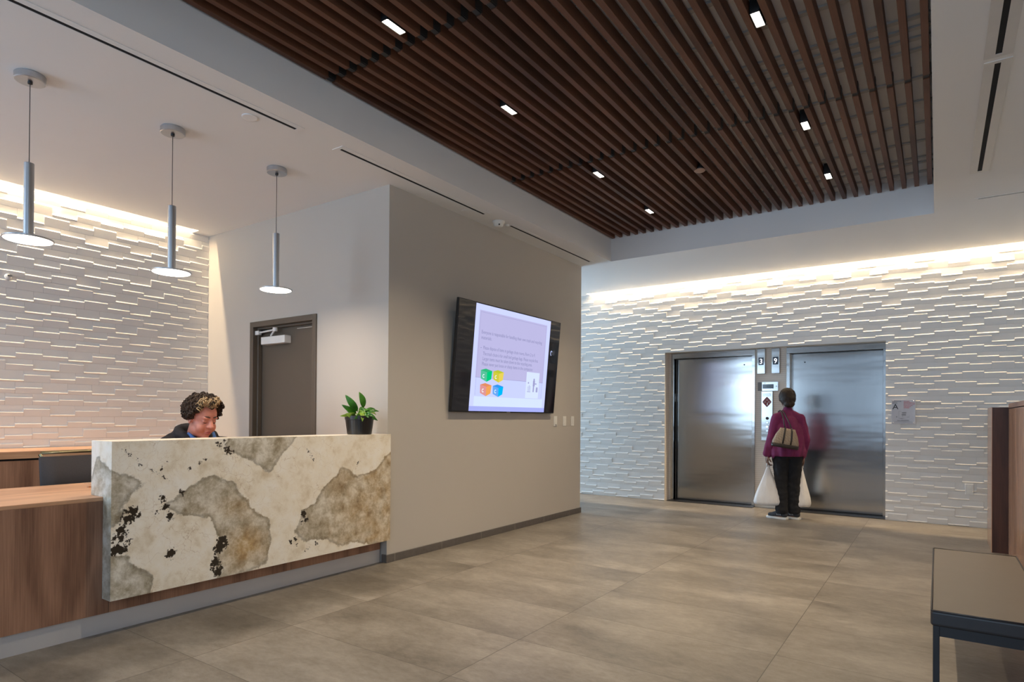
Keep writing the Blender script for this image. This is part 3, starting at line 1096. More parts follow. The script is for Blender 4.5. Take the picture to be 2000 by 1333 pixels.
cube_icon(0.503, 0.372, 0.190, ((0.03, 0.48, 0.20), (0.10, 0.52, 0.32), (0.0, 0.60, 0.20)), 'green')
cube_icon(0.708, 0.372, 0.185, ((0.50, 0.55, 0.03), (0.62, 0.58, 0.05), (0.78, 0.62, 0.10)), 'yellow')
cube_icon(0.508, 0.228, 0.190, ((0.75, 0.26, 0.12), (0.72, 0.30, 0.30), (0.85, 0.36, 0.10)), 'orange')
cube_icon(0.717, 0.225, 0.185, ((0.03, 0.30, 0.85), (0.14, 0.38, 0.88), (0.0, 0.48, 0.92)), 'blue')
scr('slide_photo', G['pic'], (1.232, 1.495, 0.165, 0.452), lift=5)
# small grey drawing of someone dropping litter in a bin
bm = bmesh.new()
for (a, b, c, d) in ((1.375, 1.40, 0.235, 0.302), (1.37, 1.41, 0.30, 0.362), (1.405, 1.445, 0.322, 0.334)):
    box(bm, a, b, c, d, 0.0013, 0.0014)
lathe(bm, [(0.015, 0.0013), (0.015, 0.0014)], (1.39, 0.372, 0), 14)
obj('slide_figure', bm, G['line'], tv)
for r in ((1.44, 1.475, 0.235, 0.29), (1.262, 1.33, 0.233, 0.240), (1.275, 1.282, 0.245, 0.295), (1.295, 1.302, 0.245, 0.31), (1.315, 1.322, 0.245, 0.30), (1.268, 1.29, 0.325, 0.342)):
    scr('slide_drawing', G['line'], r, lift=7)
bm = bmesh.new()
pts = [(1.711 + 0.016 * math.cos(a), 0.697 + 0.026 * math.sin(a), 0.0006) for a in [0.6 + 0.45 * k for k in range(10)]]
tube(bm, pts, 0.0035, 6)
obj('screen_mark', bm, glow('blue_white_mark', (0.40, 0.47, 0.75)), tv)

# light switches
for k, (y, lab) in enumerate(((6.415, 'white wall switch plate nearest the television, with a small dot'), (6.635, 'plain white wall switch plate, middle of three right of the television'),
                              (6.835, 'plain white wall switch plate closest to the wall end by the elevators'))):
    t = thing('wall_switch', lab, 'light switch', loc=(XT, y, 1.176), group='wall switches right of the television')
    obj('plate', BM((0, 0.006, -0.038, 0.038, -0.060, 0.060)), M['white_plastic'], t, bevel=0.002)
    obj('rocker', BM((0.006, 0.010, -0.017, 0.017, -0.034, 0.034)), M['white_plastic'], t, bevel=0.0015)
    if k == 0:
        bm = bmesh.new()
        ball(bm, (0.011, 0, -0.046), 0.006)
        obj('sensor_dot', bm, M['bronze'], t)

# ------------------------------------------------------------------ elevators
M['digit'] = emit('white_led', (0.85, 0.90, 1.0), 2.0)
M['sill'] = plain('dark_sill', (0.045, 0.043, 0.042), 0.45, 0.6, var=0.1)


def elevator(x0, x1, lab, mirror):
    t = thing('elevator', lab, 'elevator', loc=((x0 + x1) / 2, YB, 0), group='elevators')
    w = (x1 - x0) / 2
    fw = 0.040
    bm = BM((-w - fw, -w, -0.022, 0.085, 0, DH), (w, w + fw, -0.022, 0.085, 0, DH), (-w - fw, w + fw, -0.022, 0.085, DH, AZ - 0.004))
    obj('frame', bm, M['steel'], t, bevel=0.002)
    d = obj('door', BM((-w - 0.01, w + 0.01, 0.088, 0.125, 0.012, DH + 0.02)), M['steel'], t)
    bm = bmesh.new()
    kx = (w - 0.13) if mirror else (-w + 0.17)
    lathe(bm, [(0.009, 0), (0.009, 0.006)], (0, 0, 0), 14)
    bmesh.ops.transform(bm, matrix=Matrix.Translation((kx, 0.089, 1.985)) @ Matrix.Rotation(PI / 2, 4, 'X'), verts=bm.verts)
    obj('key_hole', bm, M['black'], d)
    obj('sill', BM((-w - fw, w + fw, -0.17, 0.13, 0.0005, 0.008)), M['sill'], t)
    obj('door_track', BM((-w, w, 0.07, 0.086, 0.008, 0.014)), M['void'], t)
    tg = obj('floor_tag', BM((-w, -w + 0.003, 0.018, 0.062, 1.47, 1.585)), M['black'], t)
    text('tag_number', '1', 0.07, M['white_metal'], tg, frame((-w + 0.0034, 0.028, 1.50), (0, 1, 0), (0, 0, 1), (1, 0, 0)), ext=0.0003)


elevator(DL[0], DL[1], 'left elevator with a closed brushed steel door, under the indicator reading 3', True)
elevator(DR[0], DR[1], 'right elevator with a closed brushed steel door reflecting the waiting woman', False)


def indicator(xc, digit, lab):
    t = thing('floor_indicator', lab, 'floor indicator', loc=(xc, YB, 2.012), group='floor indicators between the elevators')
    obj('housing', BM((-0.052, 0.052, -0.04, 0, -0.172, 0.172)), M['steel'], t, bevel=0.003)
    obj('display', BM((-0.034, 0.034, -0.042, -0.0402, -0.052, 0.052)), plain('display_glass', (0.012, 0.012, 0.03), 0.15), t)
    text('digit', digit, 0.098, M['digit'], t, frame((0, -0.0425, -0.034), (1, 0, 0), (0, 0, 1), (0, -1, 0)), 'CENTER', sx=0.9)


indicator(-2.002, '3', 'steel floor indicator showing a lit 3 beside the left elevator')
indicator(-1.815, '9', 'steel floor indicator showing a lit 9 beside the right elevator')
t = thing('intercom_panel', 'wide steel panel with a dark display above the call station', 'display panel', loc=(-1.92, YB, 1.665))
obj('plate', BM((-0.075, 0.135, -0.018, 0, -0.062, 0.062)), M['steel'], t, bevel=0.002)
obj('speaker_grille', BM((-0.13, -0.076, -0.012, 0, -0.060, 0.060)), plain('grey_grille', (0.22, 0.21, 0.20), 0.6, 0.5, var=0.3, scale=300), t)
obj('display', BM((-0.066, 0.078, -0.020, -0.0182, -0.030, 0.030)), plain('lcd_glass', (0.008, 0.011, 0.016), 0.12), t)
text('display_digits', '1 0 3', 0.028, plain('lcd_digit', (0.04, 0.10, 0.13), 0.4), t, frame((0.006, -0.0203, -0.010), (1, 0, 0), (0, 0, 1), (0, -1, 0)), 'CENTER')
text('plate_text', 'LOBBY', 0.016, plain('grey_print', (0.14, 0.14, 0.14), 0.6), t, frame((-0.066, -0.0185, 0.040), (1, 0, 0), (0, 0, 1), (0, -1, 0)))
bm = BM((0.108, 0.116, -0.02, -0.018, -0.006, 0.006))
obj('key_hole', bm, M['black'], t)
t = thing('call_station', 'tall narrow steel call plate with red fire emblem and buttons', 'call panel', loc=(-1.922, YB, 1.262))
obj('plate', BM((-0.076, 0.070, -0.030, 0, -0.342, 0.338)), M['steel'], t, bevel=0.003)
M['print'] = plain('dark_print', (0.06, 0.06, 0.065), 0.6)
M['red'] = plain('red_print', (0.20, 0.012, 0.016), 0.5)
text('plate_text', 'IN CASE OF FIRE,\nELEVATORS ARE\nOUT OF SERVICE', 0.0145, M['print'], t, frame((-0.003, -0.0306, 0.296), (1, 0, 0), (0, 0, 1), (0, -1, 0)), 'CENTER')
bm = bmesh.new()
cx, cz = -0.003, 0.190
pt = []
for k in range(32):
    a = 2 * PI * k / 32
    r = 0.060 / (abs(math.cos(a)) ** 1.1 + abs(math.sin(a)) ** 1.1) ** (1 / 1.1)
    pt.append((cx + r * math.cos(a) * 0.98, cz + r * math.sin(a) * 1.18))
a = [bm.verts.new((x, -0.0305, z)) for x, z in pt]
b = [bm.verts.new((x, -0.0302, z)) for x, z in pt]
bm.faces.new(a)
for i in range(32):
    bm.faces.new((b[i], b[(i + 1) % 32], a[(i + 1) % 32], a[i]))
bmesh.ops.recalc_face_normals(bm, faces=bm.faces)
em = obj('fire_emblem', bm, M['red'], t)
bm = bmesh.new()
for (x, z) in ((cx, cz + 0.030), (cx - 0.028, cz), (cx + 0.028, cz)):
    pts = [(x + 0.012 * math.cos(2 * PI * k / 16), -0.0312, z + 0.012 * math.sin(2 * PI * k / 16)) for k in range(17)]
    tube(bm, pts, 0.0022, 5)
bmv = [(cx - 0.004, cz - 0.045), (cx + 0.010, cz - 0.048), (cx + 0.012, cz - 0.020), (cx + 0.004, cz - 0.005), (cx - 0.002, cz - 0.022)]
bm.faces.new([bm.verts.new((x, -0.0308, z)) for x, z in bmv])
obj('emblem_mark', bm, M['white_metal'], em)
for z, r, mt in ((-0.035, 0.020, 'black'), (-0.092, 0.018, 'chrome'), (-0.150, 0.020, 'chrome'), (-0.205, 0.018, 'chrome')):
    bm = bmesh.new()
    lathe(bm, [(r, 0), (r, 0.006), (r * 0.85, 0.009)], n=20)
    bmesh.ops.transform(bm, matrix=Matrix.Translation((0.002, -0.030, z)) @ Matrix.Rotation(PI / 2, 4, 'X'), verts=bm.verts)
    bt = obj('button', bm, M[mt], t)
    if z == -0.150:
        bm = bmesh.new()
        bm.faces.new([bm.verts.new(p) for p in ((-0.012, -0.0396, z - 0.010), (0.016, -0.0396, z - 0.010), (0.002, -0.0396, z + 0.015))])
        obj('up_arrow', bm, M['digit'], bt)

# evacuation sign on the tiles
t = thing('elevator_sign', 'square clear sign with a large black A on the tiles right of the elevators', 'sign', loc=(-0.338, YE - 0.012, 1.318))
M['acrylic'] = plain('frosted_acrylic', (0.52, 0.50, 0.52), 0.18, var=0.03)
obj('plate', BM((-0.122, 0.122, -0.012, -0.001, -0.146, 0.146)), M['acrylic'], t, bevel=0.002)
for sx in (-0.105, 0.105):
    for sz in (-0.13, 0.13):
        bm = bmesh.new()
        ball(bm, (sx, -0.012, sz), 0.005)
        obj('stand_off', bm, M['chrome'], t)


def sg(s, x, z, size, mat, al='LEFT', name='sign_text', sx=1.0, sp=1.0):
    text(name, s, size, mat, t, frame((x, -0.0125, z), (1, 0, 0), (0, 0, 1), (0, -1, 0)), al, ext=0.0003, sx=sx, space=sp)


M['ink'] = plain('black_print', (0.008, 0.008, 0.008), 0.6)
M['red_ink'] = plain('red_ink', (0.55, 0.07, 0.07), 0.6)
sg('ELEVATOR\nBANK', -0.112, 0.118, 0.019, M['ink'])
sg('A', -0.112, 0.030, 0.092, M['ink'], name='letter')
sg('IN FIRE\nEMERGENCY,\nDO NOT USE\nELEVATOR.\nUSE EXIT\nSTAIRS.', 0.004, 0.116, 0.0185, M['red_ink'], sp=0.82)
sg('NO SMOKING', -0.002, -0.112, 0.019, M['ink'], 'CENTER')
sg('IT IS UNLAWFUL TO SMOKE IN THIS ELEVATOR', -0.002, -0.126, 0.0085, M['ink'], 'CENTER')
M['plan'] = plain('grey_plan_print', (0.26, 0.25, 0.26), 0.6)
bm = BM()
for a in ((-0.048, -0.046, -0.08, 0.005), (-0.048, -0.02, 0.003, 0.005), (-0.048, 0.01, -0.082, -0.078), (-0.015, 0.03, -0.02, -0.005), (-0.018, 0.026, -0.045, -0.028),
          (-0.075, -0.062, -0.068, -0.056), (0.035, 0.06, -0.066, -0.062), (-0.012, -0.004, -0.06, -0.054), (0.058, 0.060, -0.066, -0.04), (-0.03, -0.005, -0.086, -0.082)):
    box(bm, a[0], a[1], -0.0128, -0.0124, a[2], a[3])
obj('floor_plan', bm, M['plan'], t)
t = thing('wall_outlet', 'cream wall outlet low on the tiles beside the wood partition', 'outlet', loc=(0.30, YE - 0.010, 0.432))
obj('plate', BM((-0.038, 0.038, -0.012, 0, -0.06, 0.06)), M['tile'], t, bevel=0.003)
obj('socket', BM((-0.017, 0.017, -0.0135, -0.012, 0.008, 0.040), (-0.017, 0.017, -0.0135, -0.012, -0.040, -0.008)), M['white_plastic'], t)

# ------------------------------------------------------------------ right side: partition and bench
pt_ = thing('wood_partition', 'half-height walnut partition with dark end at the right edge', 'partition', loc=(0.54, 6.0, 0))
obj('panel', local(BM((0.537, 0.62, 1.6, 7.245, 0.0, 1.330)), pt_), M['wood_panel'], pt_)
obj('panel_cap', local(BM((0.535, 0.63, 1.6, 7.238, 1.338, 1.378)), pt_), wood('walnut_cap', (0.13, 0.055, 0.03), (0.30, 0.14, 0.08), 'Y', 0.35), pt_)
obj('cap_reveal', local(BM((0.545, 0.615, 1.6, 7.238, 1.330, 1.338)), pt_), M['void'], pt_)
o = obj('end_post', local(BM((0.418, 0.80, 7.246, 7.82, 0.0, 1.344)), pt_), M['wood_dark'], pt_)
o['label'] = 'dark stained end post'
obj('post_side', local(BM((0.414, 0.418, 7.243, 7.82, 0.0, 1.346)), pt_), M['wood_panel'], pt_)

bench = thing('bench', 'padded charcoal bench on a slim black metal frame at the right edge', 'bench', loc=(0.18, 3.79, 0))
M['vinyl_lit'] = plain('charcoal_vinyl_lit', (0.155, 0.132, 0.108), 0.40, var=0.06, scale=9, bump=0.05)  # charcoal cushion with the warm reflected light painted into this colour
M['vinyl_lit2'] = plain('charcoal_vinyl', (0.030, 0.030, 0.033), 0.42, var=0.06, scale=9, bump=0.05)
bx0, bx1, by0, by1 = -0.022, 0.375, 3.05, 4.53
bm = BM((bx0, bx1, by0, by1, 0.388, 0.452))
o = obj('cushion', local(bm, bench), [M['vinyl_lit'], M['vinyl_lit2']], bench, bevel=0.012, seg=4)
for p in o.data.polygons:
    p.material_index = 0 if p.normal.z > 0.5 else 1  # upward faces get the lit colour, the sides the dark one
bm = bmesh.new()
r = 0.004
z = 0.4505
tube(bm, [(bx0 + 0.004, by0 + 0.004, z), (bx1 - 0.004, by0 + 0.004, z), (bx1 - 0.004, by1 - 0.004, z), (bx0 + 0.004, by1 - 0.004, z), (bx0 + 0.004, by0 + 0.004, z)], r, 8)
obj('piping', local(bm, bench), M['vinyl_lit2'], bench, smooth=True)
M['bench_metal'] = plain('black_powder_coat', (0.016, 0.018, 0.022), 0.4, var=0.1)
bm = BM((bx0 + 0.031, bx1 - 0.031, by0 + 0.010, by0 + 0.029, 0.348, 0.388), (bx0 + 0.031, bx1 - 0.031, by1 - 0.029, by1 - 0.010, 0.348, 0.388),
        (bx0 + 0.010, bx0 + 0.029, by0 + 0.031, by1 - 0.031, 0.348, 0.388), (bx1 - 0.029, bx1 - 0.010, by0 + 0.031, by1 - 0.031, 0.348, 0.388))
obj('frame', local(bm, bench), M['bench_metal'], bench)
for x in (bx0 + 0.008, bx1 - 0.031):
    for y in (by0 + 0.008, by1 - 0.031):
        obj('leg', local(BM((x, x + 0.023, y, y + 0.023, 0, 0.388)), bench), M['bench_metal'], bench, bevel=0.002)

# ------------------------------------------------------------------ potted plant
pl = thing('potted_plant', 'small leafy green plant in a black nursery pot on the stone ledge', 'plant', loc=(-3.855, 3.425, ZS1))
bm = bmesh.new()
lathe(bm, [(0.001, 0.0), (0.094, 0.0), (0.097, 0.004), (0.112, 0.118), (0.116, 0.120), (0.118, 0.150), (0.113, 0.151), (0.108, 0.135), (0.001, 0.130)], n=36)
obj('pot', bm, plain('black_plastic_pot', (0.014, 0.013, 0.013), 0.32, var=0.1), pl, smooth=False)
bm = bmesh.new()
lathe(bm, [(0.107, 0.131), (0.09, 0.139), (0.001, 0.142)], n=20)
obj('soil', bm, plain('potting_soil', (0.02, 0.013, 0.008), 0.95, var=0.4, scale=80), pl)


def leaf_mat():
    t = NT('glossy_leaf')
    v = t.coords()
    n1 = t.noise(v, 12, 4)
    c = t.ramp(n1, (0.3, (0.012, 0.075, 0.006)), (0.55, (0.04, 0.18, 0.012)), (0.8, (0.12, 0.30, 0.03)))
    return t.bsdf(c, 0.3, 0.0, None, 0.5)


M['leaf'] = leaf_mat()
M['leaf2'] = plain('young_leaf', (0.20, 0.34, 0.035), 0.35, var=0.25, scale=30)
# view side of the plant: image right is u, up is z, towards viewer is w
U = Vector((0.52, 0.855, 0))
Wd = Vector((0.855, -0.52, 0))
rl = random.Random(3)


def leaf(base, tip, width, mat, curl=0.015, twist=0.0):
    b, tp = Vector(base), Vector(tip)
    d = (tp - b)
    L = d.length
    d.normalize()
    side = d.cross(Wd).normalized()
    side = (side * math.cos(twist) + Wd * math.sin(twist)).normalized()
    nrm = side.cross(d).normalized()
    bm = bmesh.new()
    n = 10
    rows_ = []
    for i in range(n + 1):
        s = i / n
        w = width * math.sin(PI * min(1, s ** 0.85)) ** 0.75 * (1 - 0.25 * s) + 0.0008
        c = b + d * (L * s) + nrm * (curl * math.sin(PI * s)) - Vector((0, 0, 1)) * (curl * 1.2 * s * s)
        rows_.append([bm.verts.new(c + side * (w * k) + nrm * (abs(k) * w * 0.25)) for k in (-1, -0.5, 0, 0.5, 1)])
    for a, c in zip(rows_, rows_[1:]):
        for i in range(4):
            bm.faces.new((a[i], a[i + 1], c[i + 1], c[i]))
    o = obj('leaf', bm, mat, pl, smooth=True)
    sd = o.modifiers.new('solid', 'SOLIDIFY')
    sd.thickness = 0.0012
    st_ = bmesh.new()
    root = Vector((b.x * 0.15, b.y * 0.15, 0.13))
    tube(st_, [root, (root + b) / 2 + Vector((0, 0, 0.012)), b + d * 0.01], [0.0035, 0.0028, 0.0022], 6)
    obj('stem', st_, M['leaf2'], pl, smooth=True)


def pu(u, z, w=0.0):
    return U * u + Wd * w + Vector((0, 0, z))


# (base u,z,w) -> (tip u,z,w), half width
for bs, tp, wd, mt, tw in (((-0.018, 0.185, 0.01), (-0.118, 0.335, 0.02), 0.030, 'leaf', 0.2), ((0.030, 0.215, 0.0), (-0.006, 0.362, 0.0), 0.030, 'leaf', -0.3),
                           ((-0.030, 0.170, 0.02), (-0.150, 0.255, 0.05), 0.024, 'leaf', 0.3), ((-0.045, 0.155, 0.05), (-0.125, 0.185, 0.09), 0.027, 'leaf2', 0.5),
                           ((-0.08, 0.165, 0.05), (-0.168, 0.165, 0.08), 0.014, 'leaf2', 0.4), ((0.0, 0.175, 0.06), (0.0, 0.122, 0.125), 0.020, 'leaf2', 0.2),
                           ((0.035, 0.175, 0.03), (0.125, 0.225, 0.0), 0.020, 'leaf', 0.4), ((0.045, 0.170, 0.04), (0.150, 0.205, 0.03), 0.018, 'leaf', 0.6),
                           ((0.03, 0.165, 0.06), (0.105, 0.160, 0.11), 0.020, 'leaf', 0.3), ((0.04, 0.16, 0.04), (0.130, 0.130, 0.08), 0.018, 'leaf', 0.2),
                           ((0.05, 0.18, -0.02), (0.145, 0.175, -0.05), 0.020, 'leaf2', 0.7), ((0.0, 0.17, -0.04), (0.06, 0.235, -0.11), 0.024, 'leaf', 0.3),
                           ((-0.02, 0.165, -0.04), (-0.08, 0.215, -0.12), 0.024, 'leaf', 0.3), ((0.015, 0.165, 0.05), (0.055, 0.150, 0.125), 0.018, 'leaf', 0.5),
                           ((-0.02, 0.165, 0.06), (-0.065, 0.140, 0.125), 0.018, 'leaf', 0.3), ((0.01, 0.18, 0.0), (0.07, 0.215, 0.04), 0.022, 'leaf', 0.8),
                           ((-0.005, 0.18, 0.03), (0.035, 0.195, 0.09), 0.02, 'leaf2', 0.4)):
    leaf(pu(*bs), pu(*tp), wd, M[mt], twist=tw)

# ------------------------------------------------------------------ people
M['skin'] = plain('skin', (0.50, 0.205, 0.15), 0.5, var=0.10, scale=18, bump=0.04, Subsurface_Weight=0.12, Subsurface_Radius=(0.02, 0.008, 0.004))
M['skin_dark'] = plain('skin_dark', (0.16, 0.075, 0.045), 0.5, var=0.1, scale=18)
M['hoodie'] = plain('black_fleece', (0.018, 0.016, 0.018), 0.9, var=0.25, scale=40, bump=0.3)
M['blue'] = plain('blue_cotton', (0.05, 0.13, 0.36), 0.8, var=0.2, scale=40)
M['denim'] = plain('dark_trousers', (0.008, 0.008, 0.010), 0.9, var=0.3, scale=25, bump=0.4)
M['hair_dark'] = plain('dark_brown_hair', (0.026, 0.014, 0.008), 0.5, var=0.4, scale=60, bump=0.5, spec=0.3)
M['hair_blond'] = plain('blond_curls', (0.33, 0.235, 0.125), 0.5, var=0.45, scale=60, bump=0.4)
M['lip'] = plain('lips', (0.40, 0.11, 0.095), 0.45, var=0.08)
M['brow'] = plain('eyebrow', (0.05, 0.022, 0.013), 0.7, var=0.2)
M['sole'] = plain('white_rubber', (0.62, 0.62, 0.60), 0.6, var=0.04)
M['shoe'] = plain('grey_knit_shoe', (0.035, 0.037, 0.042), 0.8, var=0.3, scale=70, bump=0.2)


def hand(bm, wrist, dirn, palm_n, size=1.0, curl=0.5, thumb_side=1):
    """palm with four unequal bent fingers and a thumb leaving its side"""
    d = Vector(dirn).normalized()
    n = Vector(palm_n).normalized()
    n = (n - d * n.dot(d)).normalized()
    s = d.cross(n).normalized() * thumb_side
    w = Vector(wrist)
    rot = Matrix((s, d, n)).transposed()
    ball(bm, w + d * 0.045 * size, (0.040 * size, 0.052 * size, 0.017 * size), rot, 14)
    for i, (off, ln) in enumerate(((0.030, 0.070), (0.010, 0.080), (-0.010, 0.074), (-0.029, 0.058))):
        p = w + d * 0.082 * size + s * off * size
        ca, dirv = 0.0, d
        for k, fr in enumerate((0.45, 0.32, 0.26)):
            ca += curl * (0.5, 0.9, 0.7)[k]
            dv = (d * math.cos(ca) + n * math.sin(ca)).normalized()
            q = p + dv * ln * fr * size
            capsule(bm, p, (0.0088 - 0.0008 * k) * size, q, (0.0082 - 0.001 * k) * size, 8)
            p = q
    p = w + d * 0.028 * size + s * 0.034 * size
    q = p + (d * 0.6 + s * 0.6 + n * 0.35).normalized() * 0.036 * size
    r_ = q + (d * 0.85 + s * 0.1 + n * 0.5).normalized() * 0.030 * size
    capsule(bm, p, 0.0125 * size, q, 0.010 * size, 8)
    capsule(bm, q, 0.010 * size, r_, 0.008 * size, 8)


# --- clerk: sits at the desk, looking down
HS = 1.16
HM = Matrix.Translation((-4.64, 2.560, 1.198)) @ Matrix.Rotation(math.radians(6), 4, 'Z') @ Matrix.Rotation(math.radians(20), 4, 'Y') @ Matrix.Diagonal((HS, HS, HS, 1))
clerk = thing('person', 'person with curly hair in a black hoodie, seated behind the stone desk looking down', 'person', loc=(-4.95, 2.60, 0.0))


def LC(bm):
    bmesh.ops.translate(bm, verts=bm.verts, vec=-Vector(clerk.location))
    return bm


def head_parts(bm):
    """head in its own frame: x forward, y left, z up, origin at the middle of the head"""
    b = bmesh.new()
    ball(b, (-0.012, 0, 0.030), (0.100, 0.080, 0.100), n=24)
    ball(b, (0.022, 0, -0.035), (0.066, 0.070, 0.080), n=20)
    ball(b, (0.030, 0, -0.078), (0.050, 0.055, 0.040), n=20)
    ball(b, (0.062, 0, -0.098), (0.024, 0.027, 0.020))
    for s in (-1, 1):
        ball(b, (0.048, s * 0.036, -0.042), (0.036, 0.032, 0.040))
        ball(b, (0.012, s * 0.044, -0.066), (0.046, 0.030, 0.042))
        ball(b, (0.070, s * 0.030, 0.030), (0.018, 0.024, 0.010))
        ball(b, (0.068, s * 0.032, 0.006), (0.014, 0.018, 0.013))
        ball(b, (-0.012, s * 0.080, -0.002), (0.020, 0.010, 0.034))
        ball(b, (-0.004, s * 0.084, -0.026), (0.010, 0.008, 0.012))
        ball(b, (0.094, s * 0.013, -0.026), (0.012, 0.010, 0.009))
    capsule(b, (0.078, 0, 0.020), 0.011, (0.100, 0, -0.018), 0.015)
    ball(b, (0.105, 0, -0.022), (0.015, 0.015, 0.013))
    ball(b, (0.080, 0, -0.052), (0.014, 0.026, 0.012))
    ball(b, (0.082, 0, -0.063), (0.011, 0.024, 0.006))
    ball(b, (0.080, 0, -0.074), (0.012, 0.020, 0.007))
    bmesh.ops.transform(b, matrix=HM, verts=b.verts)
    me = bpy.data.meshes.new('t')
    b.to_mesh(me)
    b.free()
    bm.from_mesh(me)
    bpy.data.meshes.remove(me)


def hp(x, y, z):
    return HM @ Vector((x, y, z))


bm = bmesh.new()
head_parts(bm)
sh = [Vector((-4.87, 2.36, 0.955)), Vector((-4.87, 2.94, 0.965))]
el = [Vector((-4.72, 2.20, 0.80)), Vector((-4.72, 3.04, 0.80))]
wr = [Vector((-4.47, 2.38, 0.795)), Vector((-4.47, 2.84, 0.795))]
neck = Vector((-4.80, 2.605, 1.06))
capsule(bm, neck + Vector((-0.03, 0, -0.05)), 0.075, hp(-0.02, 0, -0.05), 0.066)
capsule(bm, (-5.02, 2.615, 0.56), 0.15, (-4.92, 2.61, 0.90), 0.135)
for i in (0, 1):
    capsule(bm, sh[i] + Vector((0, 0.05 * (1 if i == 0 else -1), -0.02)), 0.052, el[i], 0.042)
    capsule(bm, el[i], 0.041, wr[i], 0.028)
    hand(bm, wr[i], (0.95, 0.25 * (1 if i == 0 else -1), -0.05), (0, 0, -1), 1.0, 0.25, 1 if i == 0 else -1)
    hip = Vector((-5.03, 2.53 + 0.18 * i, 0.56))
    kn = Vector((-4.60, 2.47 + 0.30 * i, 0.50))
    an = Vector((-4.66, 2.47 + 0.30 * i, 0.09))
    capsule(bm, hip, 0.085, kn, 0.055)
    capsule(bm, kn, 0.052, an, 0.036)
    capsule(bm, an + Vector((0, 0, -0.045)), 0.035, an + Vector((0.16, 0, -0.06)), 0.026)
fuse('body', LC(bm), M['skin'], clerk, voxel=0.0055, smooth=3)
# face details
for s in (-1, 1):
    bm = bmesh.new()
    pts = [hp(0.0875 - 0.020 * k * k / 9, s * (0.012 + 0.012 * k), 0.036 + 0.004 * math.sin(k * 1.05)) for k in range(4)]
    tube(bm, pts, [0.004, 0.0055, 0.005, 0.002], 8)
    obj('eyebrow', LC(bm), M['brow'], clerk, smooth=True)
bm = bmesh.new()
for s in (-1, 1):
    pts = [hp(0.0815 - 0.0045 * (k - 1.5) ** 2 * 0.6, s * (0.019 + 0.009 * k), -0.002 - 0.002 * math.sin(k * 1.05)) for k in range(4)]
    tube(bm, pts, [0.0012, 0.0024, 0.0024, 0.0012], 6)
obj('eyelashes', LC(bm), M['hair_dark'], clerk, smooth=True)
bm = bmesh.new()
for zz, rx in ((-0.062, 0.0050), (-0.0725, 0.0060)):
    pts = [hp(0.0935 - 0.010 * (k / 3) ** 2, 0.0075 * k, zz + (0.0015 if zz > -0.065 else 0.001) * math.cos(k)) for k in range(-3, 4)]
    tube(bm, pts, [0.001, rx * 0.7, rx, rx, rx, rx * 0.7, 0.001], 8)
obj('lips', LC(bm), M['lip'], clerk, smooth=True)
# hair: dark mass plus wavy locks
rh = random.Random(5)
SC, SR3 = Vector((-0.022, 0, 0.046)), Vector((0.112, 0.094, 0.098))


def hairline(a):
    """lowest elevation of the hair for an azimuth, 0 = forehead"""
    a = abs(a)
    if a < 0.75:
        return 0.74 - 0.10 * math.cos(a * 4)
    if a < 1.35:
        return 0.70 - (a - 0.75) * 1.75
    return max(-0.75, -0.35 - (a - 1.35) * 0.6)


def sdir(a, e):
    return Vector((math.cos(e) * math.cos(a), math.cos(e) * math.sin(a), math.sin(e)))


def spt(a, e, k=1.0):
    d = sdir(a, e)
    return SC + Vector((d.x * SR3.x, d.y * SR3.y, d.z * SR3.z)) * k


bm = bmesh.new()
for k in range(520):
    a = rh.uniform(-PI, PI)
    lo = hairline(a)
    e = math.asin(rh.uniform(math.sin(lo), 1.0))
    ball(bm, hp(*spt(a, e, 0.99)), rh.uniform(0.018, 0.026) * (0.8 if abs(a) < 1.3 and e < lo + 0.2 else 1.0), n=8)
fuse('hair', LC(bm), M['hair_dark'], clerk, voxel=0.006, smooth=1, wob=0.005, wscale=80)


def lock(bm, a, e, da, de, length, rad, amp, lift):
    n = 14
    pts, rs = [], []
    ph = rh.uniform(0, 6)
    sgn = rh.choice((-1, 1))
    for k in range(n + 1):
        t = k / n
        aa, ee = a + da * t, e + de * t
        nrm = sdir(aa, ee)
        side = Vector((-nrm.y, nrm.x, 0.15)).normalized()
        p = spt(aa, ee, 1.0) + nrm * (0.012 + lift * math.sin(PI * min(1, t * 1.25)) - 0.006 * t)
        p += side * (amp * math.sin(ph + sgn * t * 7.5) * (0.4 + t)) + nrm * (amp * 0.8 * math.cos(ph + t * 7.5))
        pts.append(hp(*p))
        rs.append(rad * (0.55 + 0.6 * math.sin(PI * min(1, 0.15 + t * 0.8))) + 0.0006)
    tube(bm, pts, rs, 6)


bmD, bmB = bmesh.new(), bmesh.new()
for k in range(760):
    a = rh.uniform(-PI, PI)
    lo = hairline(a)
    e = math.asin(rh.uniform(math.sin(lo + 0.12), 1.0))
    fr = abs(a) < 1.0
    da = rh.uniform(-0.25, 0.25)
    de = -rh.uniform(0.25, 0.55)
    if e + de < lo - 0.10:
        de = lo - 0.10 - e
    bl_ = abs(a + 0.15) < 0.85 and e < 1.25 and rh.random() < 0.68
    lock(bmB if bl_ else bmD, a, e, da, de, 0.06, rh.uniform(0.0022, 0.0040), rh.uniform(0.004, 0.009), rh.uniform(0.002, 0.015) + (0.010 if fr else 0))
for k in range(44):    # parted fringe falling to both sides of the forehead
    sd_ = -1 if k % 2 else 1
    a = -0.05 + sd_ * rh.uniform(0.02, 0.65)
    lock(bmB if rh.random() < 0.8 and abs(a + 0.1) < 0.6 else bmD, a, rh.uniform(0.95, 1.10), sd_ * rh.uniform(0.15, 0.45), -rh.uniform(0.28, 0.42), 0.07,
         rh.uniform(0.0032, 0.0046), 0.008, rh.uniform(0.014, 0.032))
obj('dark_curls', LC(bmD), M['hair_dark'], clerk, smooth=True)
obj('blond_curls', LC(bmB), M['hair_blond'], clerk, smooth=True)
